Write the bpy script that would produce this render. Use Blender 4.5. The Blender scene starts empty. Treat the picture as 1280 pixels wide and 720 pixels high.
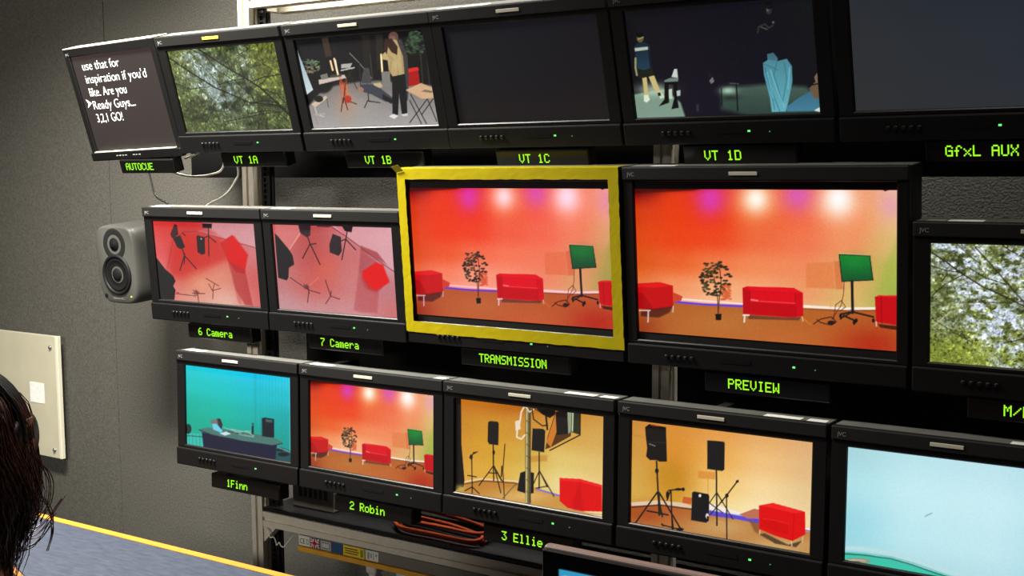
import bpy, bmesh, math, random
import numpy as np
from mathutils import Vector, Matrix

C = bpy.context.scene.collection
SC = bpy.context.scene
PI = math.pi

# ------------------------------------------------------------------ camera, world, lights, exposure
cam_d = bpy.data.cameras.new('camera')
cam = bpy.data.objects.new('camera', cam_d)
C.objects.link(cam)
CR = Matrix(((0.83750971, -0.04974037, 0.54415382), (0.54639275, 0.08661472, -0.83303832), (-0.0056961, 0.99499939, 0.09971844)))
cam.matrix_world = Matrix.Translation((0, 0, 1.6)) @ CR.to_4x4()
cam_d.sensor_width = 36.0
cam_d.lens = 1483.5 / 1280 * 36.0
cam_d.clip_start = 0.02
SC.camera = cam

SC.view_settings.view_transform = 'Standard'
SC.view_settings.look = 'None'
SC.view_settings.exposure = 0.0
SC.view_settings.gamma = 1.0
SC.view_settings.use_curve_mapping = False

wd = bpy.data.worlds.new('dim_room')
SC.world = wd
wd.use_nodes = True
wd.node_tree.nodes['Background'].inputs[0].default_value = (1.0, 0.96, 0.9, 1)
wd.node_tree.nodes['Background'].inputs[1].default_value = 0.006


def area_light(name, loc, aim, sx, sy, watts, color, spread=180):
    l = bpy.data.lights.new(name, 'AREA')
    l.shape = 'RECTANGLE'
    l.size, l.size_y = sx, sy
    l.energy = watts
    l.color = color
    l.spread = math.radians(spread)
    o = bpy.data.objects.new(name, l)
    C.objects.link(o)
    o.location = loc
    o.rotation_euler = (Vector(aim) - Vector(loc)).to_track_quat('-Z', 'Y').to_euler()
    return o


area_light('ceiling_light_rack', (-2.5, 1.5, 2.68), (-2.5, 1.62, 1.0), 0.8, 0.25, 95.0, (1.0, 0.97, 0.88), 126)
area_light('ceiling_light_room', (-2.6, -2.3, 2.45), (-3.0, 2.6, 1.45), 1.0, 0.3, 9.5, (1.0, 0.95, 0.86), 44)
area_light('ceiling_light_wall', (-1.5, 2.49, 2.70), (-1.5, 2.53, 1.0), 2.3, 0.06, 42.0, (1.0, 0.97, 0.9), 80)
area_light('ceiling_light_right', (-0.5, 1.25, 2.68), (-0.5, 1.45, 1.0), 0.5, 0.22, 5.0, (1.0, 0.95, 0.88), 130)


# ------------------------------------------------------------------ materials
def s2l(c):
    c = np.asarray(c, float) / 255.0
    return np.where(c <= 0.04045, c / 12.92, ((c + 0.055) / 1.055) ** 2.4)


def mat(name, rgb, rough=0.5, metal=0.0, spec=0.5, noise=None, bump=None, emit=None, estr=1.0, coat=0.0):
    """rgb in 0..255; noise = (scale, amount) colour mottling; bump = (scale, strength, distance)"""
    m = bpy.data.materials.new(name)
    m.use_nodes = True
    nt = m.node_tree
    b = nt.nodes['Principled BSDF']
    lin = s2l(rgb)
    b.inputs['Base Color'].default_value = (*lin, 1)
    b.inputs['Roughness'].default_value = rough
    b.inputs['Metallic'].default_value = metal
    b.inputs['Specular IOR Level'].default_value = spec
    b.inputs['Coat Weight'].default_value = coat
    tc = nt.nodes.new('ShaderNodeTexCoord')
    if noise:
        n = nt.nodes.new('ShaderNodeTexNoise')
        n.inputs['Scale'].default_value = noise[0]
        n.inputs['Detail'].default_value = 6
        r = nt.nodes.new('ShaderNodeMapRange')
        r.inputs['From Min'].default_value = 0.3
        r.inputs['From Max'].default_value = 0.7
        r.inputs['To Min'].default_value = 1 - noise[1]
        r.inputs['To Max'].default_value = 1 + noise[1]
        mx = nt.nodes.new('ShaderNodeVectorMath')
        mx.operation = 'SCALE'
        mx.inputs[0].default_value = tuple(lin)
        nt.links.new(tc.outputs['Object'], n.inputs['Vector'])
        nt.links.new(n.outputs['Fac'], r.inputs['Value'])
        nt.links.new(r.outputs['Result'], mx.inputs['Scale'])
        nt.links.new(mx.outputs['Vector'], b.inputs['Base Color'])
    if bump:
        n2 = nt.nodes.new('ShaderNodeTexNoise')
        n2.inputs['Scale'].default_value = bump[0]
        n2.inputs['Detail'].default_value = 4
        bp = nt.nodes.new('ShaderNodeBump')
        bp.inputs['Strength'].default_value = bump[1]
        bp.inputs['Distance'].default_value = bump[2]
        nt.links.new(tc.outputs['Object'], n2.inputs['Vector'])
        nt.links.new(n2.outputs['Fac'], bp.inputs['Height'])
        nt.links.new(bp.outputs['Normal'], b.inputs['Normal'])
    if emit is not None:
        b.inputs['Emission Color'].default_value = (*s2l(emit), 1)
        b.inputs['Emission Strength'].default_value = estr
    return m


M = {
    'fabric': mat('wall_fabric', (86, 84, 78), 0.95, spec=0.1, noise=(170, 0.24), bump=(200, 0.5, 0.002)),
    'ceil': mat('ceiling_white', (190, 188, 180), 0.9),
    'floor': mat('floor_carpet', (52, 54, 60), 0.95, noise=(300, 0.3)),
    'plastic': mat('monitor_plastic', (27, 26, 25), 0.5, spec=0.4, bump=(900, 0.15, 0.0004)),
    'bezel': mat('bezel_plastic', (17, 16, 16), 0.4, spec=0.4, bump=(900, 0.1, 0.0004)),
    'gapshade': mat('gap_shade_black', (14, 13, 13), 0.9, spec=0.1),
    'control': mat('control_plastic', (14, 13, 13), 0.45, spec=0.35),
    'toplit': mat('painted_toplight', (104, 103, 98), 0.6, spec=0.3, noise=(25, 0.12)),  # lighter grey that paints overhead light onto the monitor tops
    'black': mat('black_plastic', (13, 13, 13), 0.4, spec=0.4),
    'panel': mat('dark_panel', (12, 11, 11), 0.25, spec=0.4),
    'gloss': mat('gloss_window', (12, 11, 9), 0.3, spec=0.5),
    'lampwhite': mat('tally_plastic', (205, 200, 180), 0.4),
    'lampyellow': mat('tally_plastic_yellow', (225, 200, 70), 0.4, emit=(225, 200, 70), estr=0.25),
    'paper': mat('paper_label', (245, 245, 238), 0.6, noise=(90, 0.12)),
    'papergrey': mat('paper_label_grey', (150, 148, 140), 0.6, noise=(120, 0.3)),
    'ledgreen': mat('led_green', (30, 60, 30), 0.4, emit=(110, 255, 120), estr=1.2),
    'ledwhite': mat('led_white', (80, 80, 80), 0.4, emit=(230, 240, 230), estr=0.9),
    'leddim': mat('led_dim', (40, 60, 40), 0.4, emit=(80, 150, 80), estr=0.6),
    'ledyel': mat('led_yellow', (80, 80, 20), 0.4, emit=(240, 235, 90), estr=1.2),
    'dots': mat('led_dots', (30, 60, 5), 0.4, emit=(165, 255, 40), estr=1.1),
    'logo': mat('logo_print', (135, 132, 128), 0.5),
    'alu': mat('brushed_aluminium', (214, 206, 188), 0.45, metal=0.15, spec=0.5, noise=(60, 0.06)),
    'aludark': mat('aluminium_groove', (40, 38, 34), 0.6, metal=0.3),
    'darkmetal': mat('dark_steel', (24, 23, 22), 0.5, metal=0.3),
    'tape': mat('yellow_tape', (186, 168, 8), 0.42, spec=0.4, noise=(30, 0.05), bump=(40, 0.12, 0.002)),
    'spk': mat('loudspeaker_grey', (76, 75, 71), 0.45, spec=0.45, bump=(800, 0.12, 0.0004)),
    'spkdark': mat('loudspeaker_cone', (10, 10, 10), 0.75, spec=0.2),
    'spkdish': mat('loudspeaker_dish', (30, 30, 29), 0.7, spec=0.2),
    'spkring': mat('loudspeaker_ring', (20, 20, 19), 0.55, spec=0.25),
    'board': mat('cream_board', (196, 190, 166), 0.35, spec=0.5, noise=(9, 0.05)),
    'boardedge': mat('cream_board_edge', (228, 222, 200), 0.3, spec=0.5),
    'steel': mat('screw_steel', (190, 190, 185), 0.25, metal=0.9),
    'cablewhite': mat('white_cable', (215, 210, 195), 0.45),
    'cablegrey': mat('grey_cable', (70, 68, 62), 0.5),
    'cableorange': mat('orange_cable', (104, 38, 14), 0.8, spec=0.1),
    'lino': None,
    'lip': mat('yellow_wood_lip', (186, 128, 44), 0.4, noise=(30, 0.06)),
    'wood': mat('desk_wood', (150, 92, 38), 0.45, noise=(25, 0.15)),
    'trayyellow': mat('yellow_tray_edge', (222, 160, 40), 0.45, noise=(30, 0.08)),
    'traygrey': mat('tray_grey', (120, 114, 104), 0.5),
    'skin': mat('skin', (205, 150, 120), 0.5, noise=(20, 0.05)),
    'shirt': mat('dark_shirt', (36, 36, 42), 0.9),
    'trouser': mat('dark_trousers', (30, 32, 40), 0.9),
    'hair': mat('brown_hair', (66, 38, 26), 0.4, spec=0.5, noise=(60, 0.35)),
    'eye': mat('eye_white', (230, 226, 220), 0.2),
    'phone': mat('headphone_black', (24, 24, 25), 0.35),
    'phonegrey': mat('headphone_slider', (112, 110, 104), 0.35, metal=0.5),
    'rimpink': mat('monitor_rim', (120, 98, 92), 0.4),
    'whiteplug': mat('white_plug', (200, 196, 186), 0.5),
}


def lino():
    m = mat('blue_linoleum', (104, 112, 136), 0.55, spec=0.4)
    nt = m.node_tree
    b = nt.nodes['Principled BSDF']
    tc = nt.nodes.new('ShaderNodeTexCoord')
    mp = nt.nodes.new('ShaderNodeMapping')
    mp.inputs['Scale'].default_value = (14, 60, 20)
    mp.inputs['Rotation'].default_value = (0, 0, 0.2)
    n = nt.nodes.new('ShaderNodeTexNoise')
    n.inputs['Scale'].default_value = 1.6
    n.inputs['Detail'].default_value = 7
    n.inputs['Roughness'].default_value = 0.65
    r = nt.nodes.new('ShaderNodeValToRGB')
    r.color_ramp.elements[0].position = 0.3
    r.color_ramp.elements[0].color = (*s2l((40, 46, 62)), 1)
    r.color_ramp.elements[1].position = 0.75
    r.color_ramp.elements[1].color = (*s2l((66, 71, 84)), 1)
    nt.links.new(tc.outputs['Object'], mp.inputs['Vector'])
    nt.links.new(mp.outputs['Vector'], n.inputs['Vector'])
    nt.links.new(n.outputs['Fac'], r.inputs['Fac'])
    nt.links.new(r.outputs['Color'], b.inputs['Base Color'])
    return m


M['lino'] = lino()


def picture_mat():
    m = bpy.data.materials.new('screen_picture')
    m.use_nodes = True
    nt = m.node_tree
    b = nt.nodes['Principled BSDF']
    a = nt.nodes.new('ShaderNodeAttribute')
    a.attribute_name = 'picture'
    b.inputs['Base Color'].default_value = (0.008, 0.008, 0.008, 1)
    b.inputs['Roughness'].default_value = 0.4
    b.inputs['Specular IOR Level'].default_value = 0.25
    b.inputs['Emission Strength'].default_value = 1.0
    nt.links.new(a.outputs['Color'], b.inputs['Emission Color'])
    m.cycles.emission_sampling = 'NONE'
    return m


M['picture'] = picture_mat()
for k in ('ledgreen', 'ledwhite', 'leddim', 'ledyel', 'dots', 'lampyellow'):
    M[k].cycles.emission_sampling = 'NONE'


# ------------------------------------------------------------------ mesh helpers
def link_mesh(name, bm, m, parent=None, smooth=False, loc=None, rot=None):
    me = bpy.data.meshes.new(name)
    bmesh.ops.recalc_face_normals(bm, faces=bm.faces[:])
    bm.to_mesh(me)
    bm.free()
    me.materials.append(m)
    if smooth:
        for p in me.polygons:
            p.use_smooth = True
    o = bpy.data.objects.new(name, me)
    C.objects.link(o)
    if parent:
        o.parent = parent
    if loc:
        o.location = loc
    if rot:
        o.rotation_euler = rot
    return o


def box(bm, x0, x1, y0, y1, z0, z1, bev=0.0, seg=2, mtx=None):
    t = bmesh.new()
    bmesh.ops.create_cube(t, size=1)
    for v in t.verts:
        v.co = Vector((x0 + (v.co.x + .5) * (x1 - x0), y0 + (v.co.y + .5) * (y1 - y0), z0 + (v.co.z + .5) * (z1 - z0)))
    if bev:
        bmesh.ops.bevel(t, geom=t.edges[:], offset=bev, segments=seg, affect='EDGES', profile=0.5)
    merge(bm, t, mtx)


def merge(bm, t, mtx=None):
    mp = {}
    for v in t.verts:
        mp[v] = bm.verts.new(mtx @ v.co if mtx else v.co)
    for f in t.faces:
        try:
            bm.faces.new([mp[v] for v in f.verts])
        except ValueError:
            pass
    t.free()


def frame_ring(bm, x0, x1, z0, z1, hx0, hx1, hz0, hz1, yf, yb, ch=0.003):
    """a rectangular frame with a rectangular hole; inner edge chamfered"""
    def loop(a, b, c, d, y):
        return [bm.verts.new((a, y, c)), bm.verts.new((b, y, c)), bm.verts.new((b, y, d)), bm.verts.new((a, y, d))]
    loops = [loop(x0, x1, z0, z1, yb), loop(x0, x1, z0, z1, yf + .0015), loop(x0 + .0015, x1 - .0015, z0 + .0015, z1 - .0015, yf),
             loop(hx0 - ch, hx1 + ch, hz0 - ch, hz1 + ch, yf), loop(hx0, hx1, hz0, hz1, yf + ch), loop(hx0, hx1, hz0, hz1, yb)]
    for a, b in zip(loops, loops[1:] + loops[:1]):
        for i in range(4):
            j = (i + 1) % 4
            bm.faces.new((a[i], a[j], b[j], b[i]))


def tube(bm, pts, r, n=8, cap=True):
    pts = [Vector(p) for p in pts]
    rs = r if isinstance(r, (list, tuple)) else [r] * len(pts)
    rings = []
    up = Vector((0, 0, 1))
    for i, p in enumerate(pts):
        d = (pts[min(i + 1, len(pts) - 1)] - pts[max(i - 1, 0)])
        d = d.normalized() if d.length > 1e-9 else Vector((0, 0, 1))
        a = d.cross(up)
        if a.length < 0.05:
            a = d.cross(Vector((1, 0, 0)))
        a.normalize()
        b = d.cross(a)
        rings.append([bm.verts.new(p + (a * math.cos(2 * PI * k / n) + b * math.sin(2 * PI * k / n)) * rs[i]) for k in range(n)])
    for a, b in zip(rings, rings[1:]):
        for k in range(n):
            bm.faces.new((a[k], a[(k + 1) % n], b[(k + 1) % n], b[k]))
    if cap:
        bm.faces.new(rings[0][::-1])
        bm.faces.new(rings[-1])


def smooth_path(pts, n=8):
    """Catmull-Rom through the points"""
    P = [Vector(p) for p in pts]
    P = [P[0] * 2 - P[1]] + P + [P[-1] * 2 - P[-2]]
    out = []
    for i in range(1, len(P) - 2):
        for k in range(n):
            t = k / n
            a, b, c, d = P[i - 1], P[i], P[i + 1], P[i + 2]
            out.append(0.5 * ((2 * b) + (c - a) * t + (2 * a - 5 * b + 4 * c - d) * t * t + (3 * b - a - 3 * c + d) * t ** 3))
    out.append(P[-2])
    return out


def lathe(bm, prof, n=32, axis='y', center=(0, 0, 0)):
    """prof = [(radius, position along axis)]"""
    c = Vector(center)
    rings = []
    for r, h in prof:
        ring = []
        for k in range(n):
            a = 2 * PI * k / n
            if axis == 'y':
                ring.append(bm.verts.new(c + Vector((r * math.cos(a), h, r * math.sin(a)))))
            else:
                ring.append(bm.verts.new(c + Vector((r * math.cos(a), r * math.sin(a), h))))
        rings.append(ring)
    for a, b in zip(rings, rings[1:]):
        for k in range(n):
            bm.faces.new((a[k], a[(k + 1) % n], b[(k + 1) % n], b[k]))
    bm.faces.new(rings[0][::-1])
    bm.faces.new(rings[-1])


def empty(name, loc, rot=(0, 0, 0)):
    o = bpy.data.objects.new(name, None)
    o.empty_display_size = 0.05
    C.objects.link(o)
    o.location = loc
    o.rotation_euler = rot
    return o


def tag(o, label=None, cat=None, group=None, kind=None):
    if label:
        o['label'] = label
    if cat:
        o['category'] = cat
    if group:
        o['group'] = group
    if kind:
        o['kind'] = kind
    return o


def text_mesh(name, s, size, m, parent, loc, rot=(PI / 2, 0, 0), width=None, align='LEFT', extrude=0.0002, spacing=1.0, line=1.0, thin=0.0):
    cu = bpy.data.curves.new(name, 'FONT')
    cu.body = s
    cu.size = size
    cu.align_x = align
    cu.offset = thin
    cu.extrude = extrude
    cu.space_line = line
    cu.space_character = spacing
    t = bpy.data.objects.new('tmp_text', cu)
    C.objects.link(t)
    dg = bpy.context.evaluated_depsgraph_get()
    me = bpy.data.meshes.new_from_object(t.evaluated_get(dg))
    bpy.data.objects.remove(t)
    bpy.data.curves.remove(cu)
    me.name = name
    if width:
        xs = [v.co.x for v in me.vertices]
        k = width / (max(xs) - min(xs))
        for v in me.vertices:
            v.co.x *= k
    me.materials.clear()
    me.materials.append(m)
    o = bpy.data.objects.new(name, me)
    C.objects.link(o)
    o.parent = parent
    o.location = loc
    o.rotation_euler = rot
    return o


# ------------------------------------------------------------------ pictures shown on the screens
class Pic:
    """A small painter.  The quad is the screen as it appeared in the sketch the shapes were traced from;
    everything is unskewed into the screen's own upright space, then stored as one colour per grid vertex."""

    def __init__(self, quad, z, nx=200, ny=113):
        s, ox, oy = z
        src = [((x - ox) * s, (y - oy) * s) for x, y in quad]            # TL TR BR BL
        dst = [(0, 1), (1, 1), (1, 0), (0, 0)]
        A, B = [], []
        for (u, v), (x, y) in zip(dst, src):
            A += [[u, v, 1, 0, 0, 0, -u * x, -v * x], [0, 0, 0, u, v, 1, -u * y, -v * y]]
            B += [x, y]
        h = np.append(np.linalg.solve(np.array(A), np.array(B)), 1).reshape(3, 3)
        self.nx, self.ny = nx, ny
        self.S, self.T = np.meshgrid(np.linspace(0, 1, nx), np.linspace(0, 1, ny))
        w = h[2, 0] * self.S + h[2, 1] * self.T + 1
        self.X = (h[0, 0] * self.S + h[0, 1] * self.T + h[0, 2]) / w
        self.Y = (h[1, 0] * self.S + h[1, 1] * self.T + h[1, 2]) / w
        self.px = abs(self.X[ny // 2, nx // 2 + 1] - self.X[ny // 2, nx // 2])
        self.c = np.zeros((ny, nx, 3))
        self.rng = np.random.default_rng(7)

    def put(self, d, col, alpha, soft, sl=None):
        a = np.clip(0.5 - d / (soft or self.px), 0, 1) * alpha
        if sl is None:
            sl = (slice(None), slice(None))
        self.c[sl] = self.c[sl] * (1 - a[..., None]) + np.asarray(col, float) * a[..., None]

    def bg(self, *rows):
        """smooth colour field; rows from top to bottom"""
        g = np.array(rows, float)
        R, K = g.shape[:2]
        ty = (1 - self.T) * (R - 1)
        tx = self.S * (K - 1)
        i = np.clip(ty.astype(int), 0, max(R - 2, 0))
        j = np.clip(tx.astype(int), 0, max(K - 2, 0))
        i2, j2 = np.minimum(i + 1, R - 1), np.minimum(j + 1, K - 1)
        fy, fx = (ty - i)[..., None], (tx - j)[..., None]
        fy, fx = fy * fy * (3 - 2 * fy), fx * fx * (3 - 2 * fx)
        self.c = (g[i, j] * (1 - fx) + g[i, j2] * fx) * (1 - fy) + (g[i2, j] * (1 - fx) + g[i2, j2] * fx) * fy

    def poly(self, pts, col, alpha=1, soft=None, col2=None):
        X, Y = self.X, self.Y
        n = len(pts)
        d2 = np.full(X.shape, 1e18)
        ins = np.zeros(X.shape, bool)
        for k in range(n):
            (ax, ay), (bx, by) = pts[k], pts[(k + 1) % n]
            ex, ey = bx - ax, by - ay
            t = np.clip(((X - ax) * ex + (Y - ay) * ey) / (ex * ex + ey * ey + 1e-9), 0, 1)
            d2 = np.minimum(d2, (X - ax - t * ex) ** 2 + (Y - ay - t * ey) ** 2)
            if ay != by:
                ins ^= ((ay > Y) != (by > Y)) & (X < ex * (Y - ay) / (by - ay) + ax)
        d = np.where(ins, -np.sqrt(d2), np.sqrt(d2))
        if col2 is not None:                                             # vertical blend of two colours
            y0, y1 = min(p[1] for p in pts), max(p[1] for p in pts)
            k = np.clip((Y - y0) / (y1 - y0), 0, 1)[..., None]
            col = np.asarray(col, float) * (1 - k) + np.asarray(col2, float) * k
        self.put(d, col, alpha, soft)

    def line(self, pts, w, col, alpha=1):
        X, Y = self.X, self.Y
        d2 = np.full(X.shape, 1e18)
        for (ax, ay), (bx, by) in zip(pts, pts[1:]):
            ex, ey = bx - ax, by - ay
            t = np.clip(((X - ax) * ex + (Y - ay) * ey) / (ex * ex + ey * ey + 1e-9), 0, 1)
            d2 = np.minimum(d2, (X - ax - t * ex) ** 2 + (Y - ay - t * ey) ** 2)
        self.put(np.sqrt(d2) - w / 2, col, alpha, None)

    def ell(self, x, y, rx, ry, col, alpha=1, soft=None):
        q = np.hypot((self.X - x) / rx, (self.Y - y) / ry)
        self.put((q - 1) * min(rx, ry), col, alpha, soft)

    def glow(self, x, y, rx, ry, col, alpha=1):
        a = alpha * np.exp(-(((self.X - x) / rx) ** 2 + ((self.Y - y) / ry) ** 2))
        self.c = self.c * (1 - a[..., None]) + np.asarray(col, float) * a[..., None]

    def leaves(self, n, size, colour, asp=0.5, area=None):
        """n little ellipses; colour(s, t, rng) gives each its colour"""
        r = self.rng
        for _ in range(n):
            s, t = (r.random(), r.random()) if area is None else area(r)
            rad = size * (0.5 + r.random())
            ci, cj = t * (self.ny - 1), s * (self.nx - 1)
            k = int(rad + 2)
            i0, i1 = max(int(ci) - k, 0), min(int(ci) + k + 1, self.ny)
            j0, j1 = max(int(cj) - k, 0), min(int(cj) + k + 1, self.nx)
            if i0 >= i1 or j0 >= j1:
                continue
            ii, jj = np.mgrid[i0:i1, j0:j1]
            a = r.random() * PI
            u = (jj - cj) * math.cos(a) + (ii - ci) * math.sin(a)
            v = -(jj - cj) * math.sin(a) + (ii - ci) * math.cos(a)
            d = (np.hypot(u / rad, v / (rad * asp)) - 1) * rad * asp
            self.put(d, colour(s, t, r), 0.85, 1.0, (slice(i0, i1), slice(j0, j1)))

    def grain(self, a):
        self.c = np.clip(self.c + self.rng.normal(0, a, (self.ny, self.nx, 1)), 0, 255)

    def mesh(self, name, w, h, parent, loc):
        """upright grid, w x h, centred at loc in the parent's space"""
        nx, ny = self.nx, self.ny
        co = np.zeros((ny, nx, 3))
        co[..., 0] = (self.S - .5) * w
        co[..., 2] = (self.T - .5) * h
        ii, jj = np.mgrid[0:ny - 1, 0:nx - 1]
        a = (ii * nx + jj).ravel()
        f = np.stack([a, a + 1, a + nx + 1, a + nx], 1)
        me = bpy.data.meshes.new(name)
        me.vertices.add(nx * ny)
        me.vertices.foreach_set('co', co.ravel())
        me.loops.add(f.size)
        me.loops.foreach_set('vertex_index', f.ravel().astype(np.int32))
        me.polygons.add(len(f))
        me.polygons.foreach_set('loop_start', np.arange(0, f.size, 4, dtype=np.int32))
        me.update(calc_edges=True)
        at = me.color_attributes.new('picture', 'FLOAT_COLOR', 'POINT')
        col = np.ones((ny, nx, 4))
        col[..., :3] = s2l(np.clip(self.c, 0, 255))
        at.data.foreach_set('color', col.ravel())
        me.materials.append(M['picture'])
        o = bpy.data.objects.new(name, me)
        C.objects.link(o)
        o.parent = parent
        o.location = loc
        return o


def pic_prompter():
    p = Pic([(89.1, 68.6), (191.5, 59.4), (222.9, 185.2), (121.4, 187.3)], (3.6, 70, 30), 40, 32)
    p.bg([(66, 54, 50), (62, 50, 47)], [(62, 50, 47), (58, 46, 44)], [(56, 44, 42), (54, 44, 41)])
    return p


def cloud(p, cells, seed):
    """smooth random field 0..1 over the picture"""
    r = np.random.default_rng(seed)
    out, amp, tot = np.zeros(p.S.shape), 1.0, 0.0
    for o in range(4):
        n = cells * 2 ** o
        g = r.random((n + 2, n + 2))
        x, y = p.S * n, p.T * n
        i, j = x.astype(int), y.astype(int)
        fx, fy = x - i, y - j
        fx, fy = fx * fx * (3 - 2 * fx), fy * fy * (3 - 2 * fy)
        v = (g[j, i] * (1 - fx) + g[j, i + 1] * fx) * (1 - fy) + (g[j + 1, i] * (1 - fx) + g[j + 1, i + 1] * fx) * fy
        out += amp * v
        tot += amp
        amp *= .62
    return np.clip((out / tot - .5) * 2.1 + .5, 0, 1)


def mixc(a, b, k):
    return np.asarray(a, float) * (1 - k[..., None]) + np.asarray(b, float) * k[..., None]


def pic_willow():
    p = Pic([(209.2, 64.0), (343.0, 52.4), (366.5, 160.9), (234.1, 165.1)], (3.6, 190, 20), 260, 148)
    n1, n2 = cloud(p, 6, 1), cloud(p, 16, 2)
    c = mixc((40, 48, 26), (104, 116, 66), n1)
    right = np.clip((p.S - .62) / .2, 0, 1) * np.clip((p.T - .35) / .25, 0, 1)
    c = mixc(c, (116, 122, 44), right * .6) * (.75 + .5 * n2[..., None])
    left = np.clip((.28 - p.S) / .2, 0, 1) * np.clip((p.T - .6) / .2, 0, 1)
    c = mixc(c, (120, 128, 62), left * .5)
    sky = np.exp(-(((p.S - .40 - .3 * (.55 - p.T)) / .2) ** 2 + ((p.T - .55) / .42) ** 2)) + .8 * np.exp(-(((p.S - .22) / .1) ** 2 + ((p.T - .8) / .2) ** 2)) + .5 * np.exp(-(((p.S - .7) / .07) ** 2 + ((p.T - .8) / .3) ** 2))
    c = mixc(c, (150, 166, 172), np.clip(sky * (n2 * 1.5 - .18), 0, .85))
    p.c = c

    def col(sd, t, r):
        base = p.c[min(int(t * p.ny), p.ny - 1), min(int(sd * p.nx), p.nx - 1)]
        k = r.random()
        return base * (.45 + .5 * r.random() if k < .5 else 1.0 + .65 * r.random()) + (4, 5, 0)
    p.leaves(5200, 2.0, col, .45)
    for d, w in ((((150, 140), (240, 180), (300, 250), (370, 290), (440, 350)), 3), (((210, 150), (280, 195), (350, 240), (430, 285), (490, 325), (540, 370), (600, 420)), 6),
                 (((80, 190), (130, 225), (200, 270), (280, 320), (350, 350), (440, 390), (560, 400), (620, 440)), 6), (((440, 300), (500, 275), (580, 263)), 5),
                 (((300, 310), (360, 290), (420, 280)), 4), (((330, 475), (400, 462), (500, 440), (590, 430)), 4), (((430, 340), (500, 300), (540, 240), (500, 215), (440, 235)), 2.5),
                 (((560, 220), (580, 260)), 3), (((240, 420), (330, 430), (420, 400), (560, 405)), 3), (((380, 180), (430, 150)), 3), (((100, 300), (170, 330), (240, 320)), 3),
                 (((400, 230), (420, 310), (450, 360)), 3), (((490, 325), (560, 350), (610, 400)), 4), (((170, 160), (210, 210), (290, 290), (330, 350)), 2.5),
                 (((620, 450), (560, 390), (520, 380), (440, 392)), 5), (((610, 470), (560, 430), (520, 425), (430, 440)), 3)):
        p.line(d, w, (22, 22, 16), .92)
    p.leaves(500, 1.7, col, .45)
    p.grain(4)
    return p


def pic_canopy():
    p = Pic([(1164.0, 303.7), (1472.0, 312.4), (1464.8, 476.2), (1162.6, 451.7)], (3.13, 1120, 250), 360, 202)
    n1, n2 = cloud(p, 9, 3), cloud(p, 30, 4)
    c = mixc((84, 94, 50), (150, 162, 82), n1) * (.72 + .5 * n2[..., None])
    low = np.clip((.34 - p.T) / .2, 0, 1)
    c = mixc(c, (146, 160, 52), low * .55)
    sky = .25 + .75 * np.exp(-(((p.S - .14 - .25 * (1 - p.T)) / .13) ** 2)) + .6 * np.exp(-(((p.S - .4) / .1) ** 2 + ((p.T - .9) / .2) ** 2)) - .3 * low
    c = mixc(c, (214, 226, 246), np.clip(sky * (n2 * 2.4 - .72), 0, .95))
    p.c = c

    def col(sd, t, r):
        base = p.c[min(int(t * p.ny), p.ny - 1), min(int(sd * p.nx), p.nx - 1)]
        k = r.random()
        return base * (.5 + .4 * r.random() if k < .55 else 1.0 + .45 * r.random())
    p.leaves(9000, 1.9, col, .5)
    for d, w in ((((140, 205), (200, 245), (260, 290), (340, 340), (420, 375), (500, 415), (600, 470), (760, 520)), 6), (((140, 258), (190, 275), (260, 285)), 4),
                 (((145, 372), (190, 330), (270, 288)), 4), (((310, 185), (370, 250), (430, 320), (500, 400)), 5), (((260, 400), (340, 400), (440, 402), (540, 390), (700, 330)), 3),
                 (((400, 165), (450, 200), (501, 225), (600, 260)), 5), (((280, 260), (340, 300), (430, 330)), 4), (((420, 560), (470, 550), (540, 530), (700, 540)), 4),
                 (((600, 170), (560, 300), (620, 420), (780, 640)), 6), (((150, 470), (230, 520), (300, 560)), 3), (((180, 320), (200, 290)), 4), (((230, 165), (300, 230), (330, 250)), 3)):
        p.line(d, w, (44, 40, 30), .92)
    p.line(((145, 495), (215, 435)), 4, (196, 190, 170), .8)
    p.leaves(900, 1.7, col, .5)
    p.grain(5)
    return p


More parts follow.
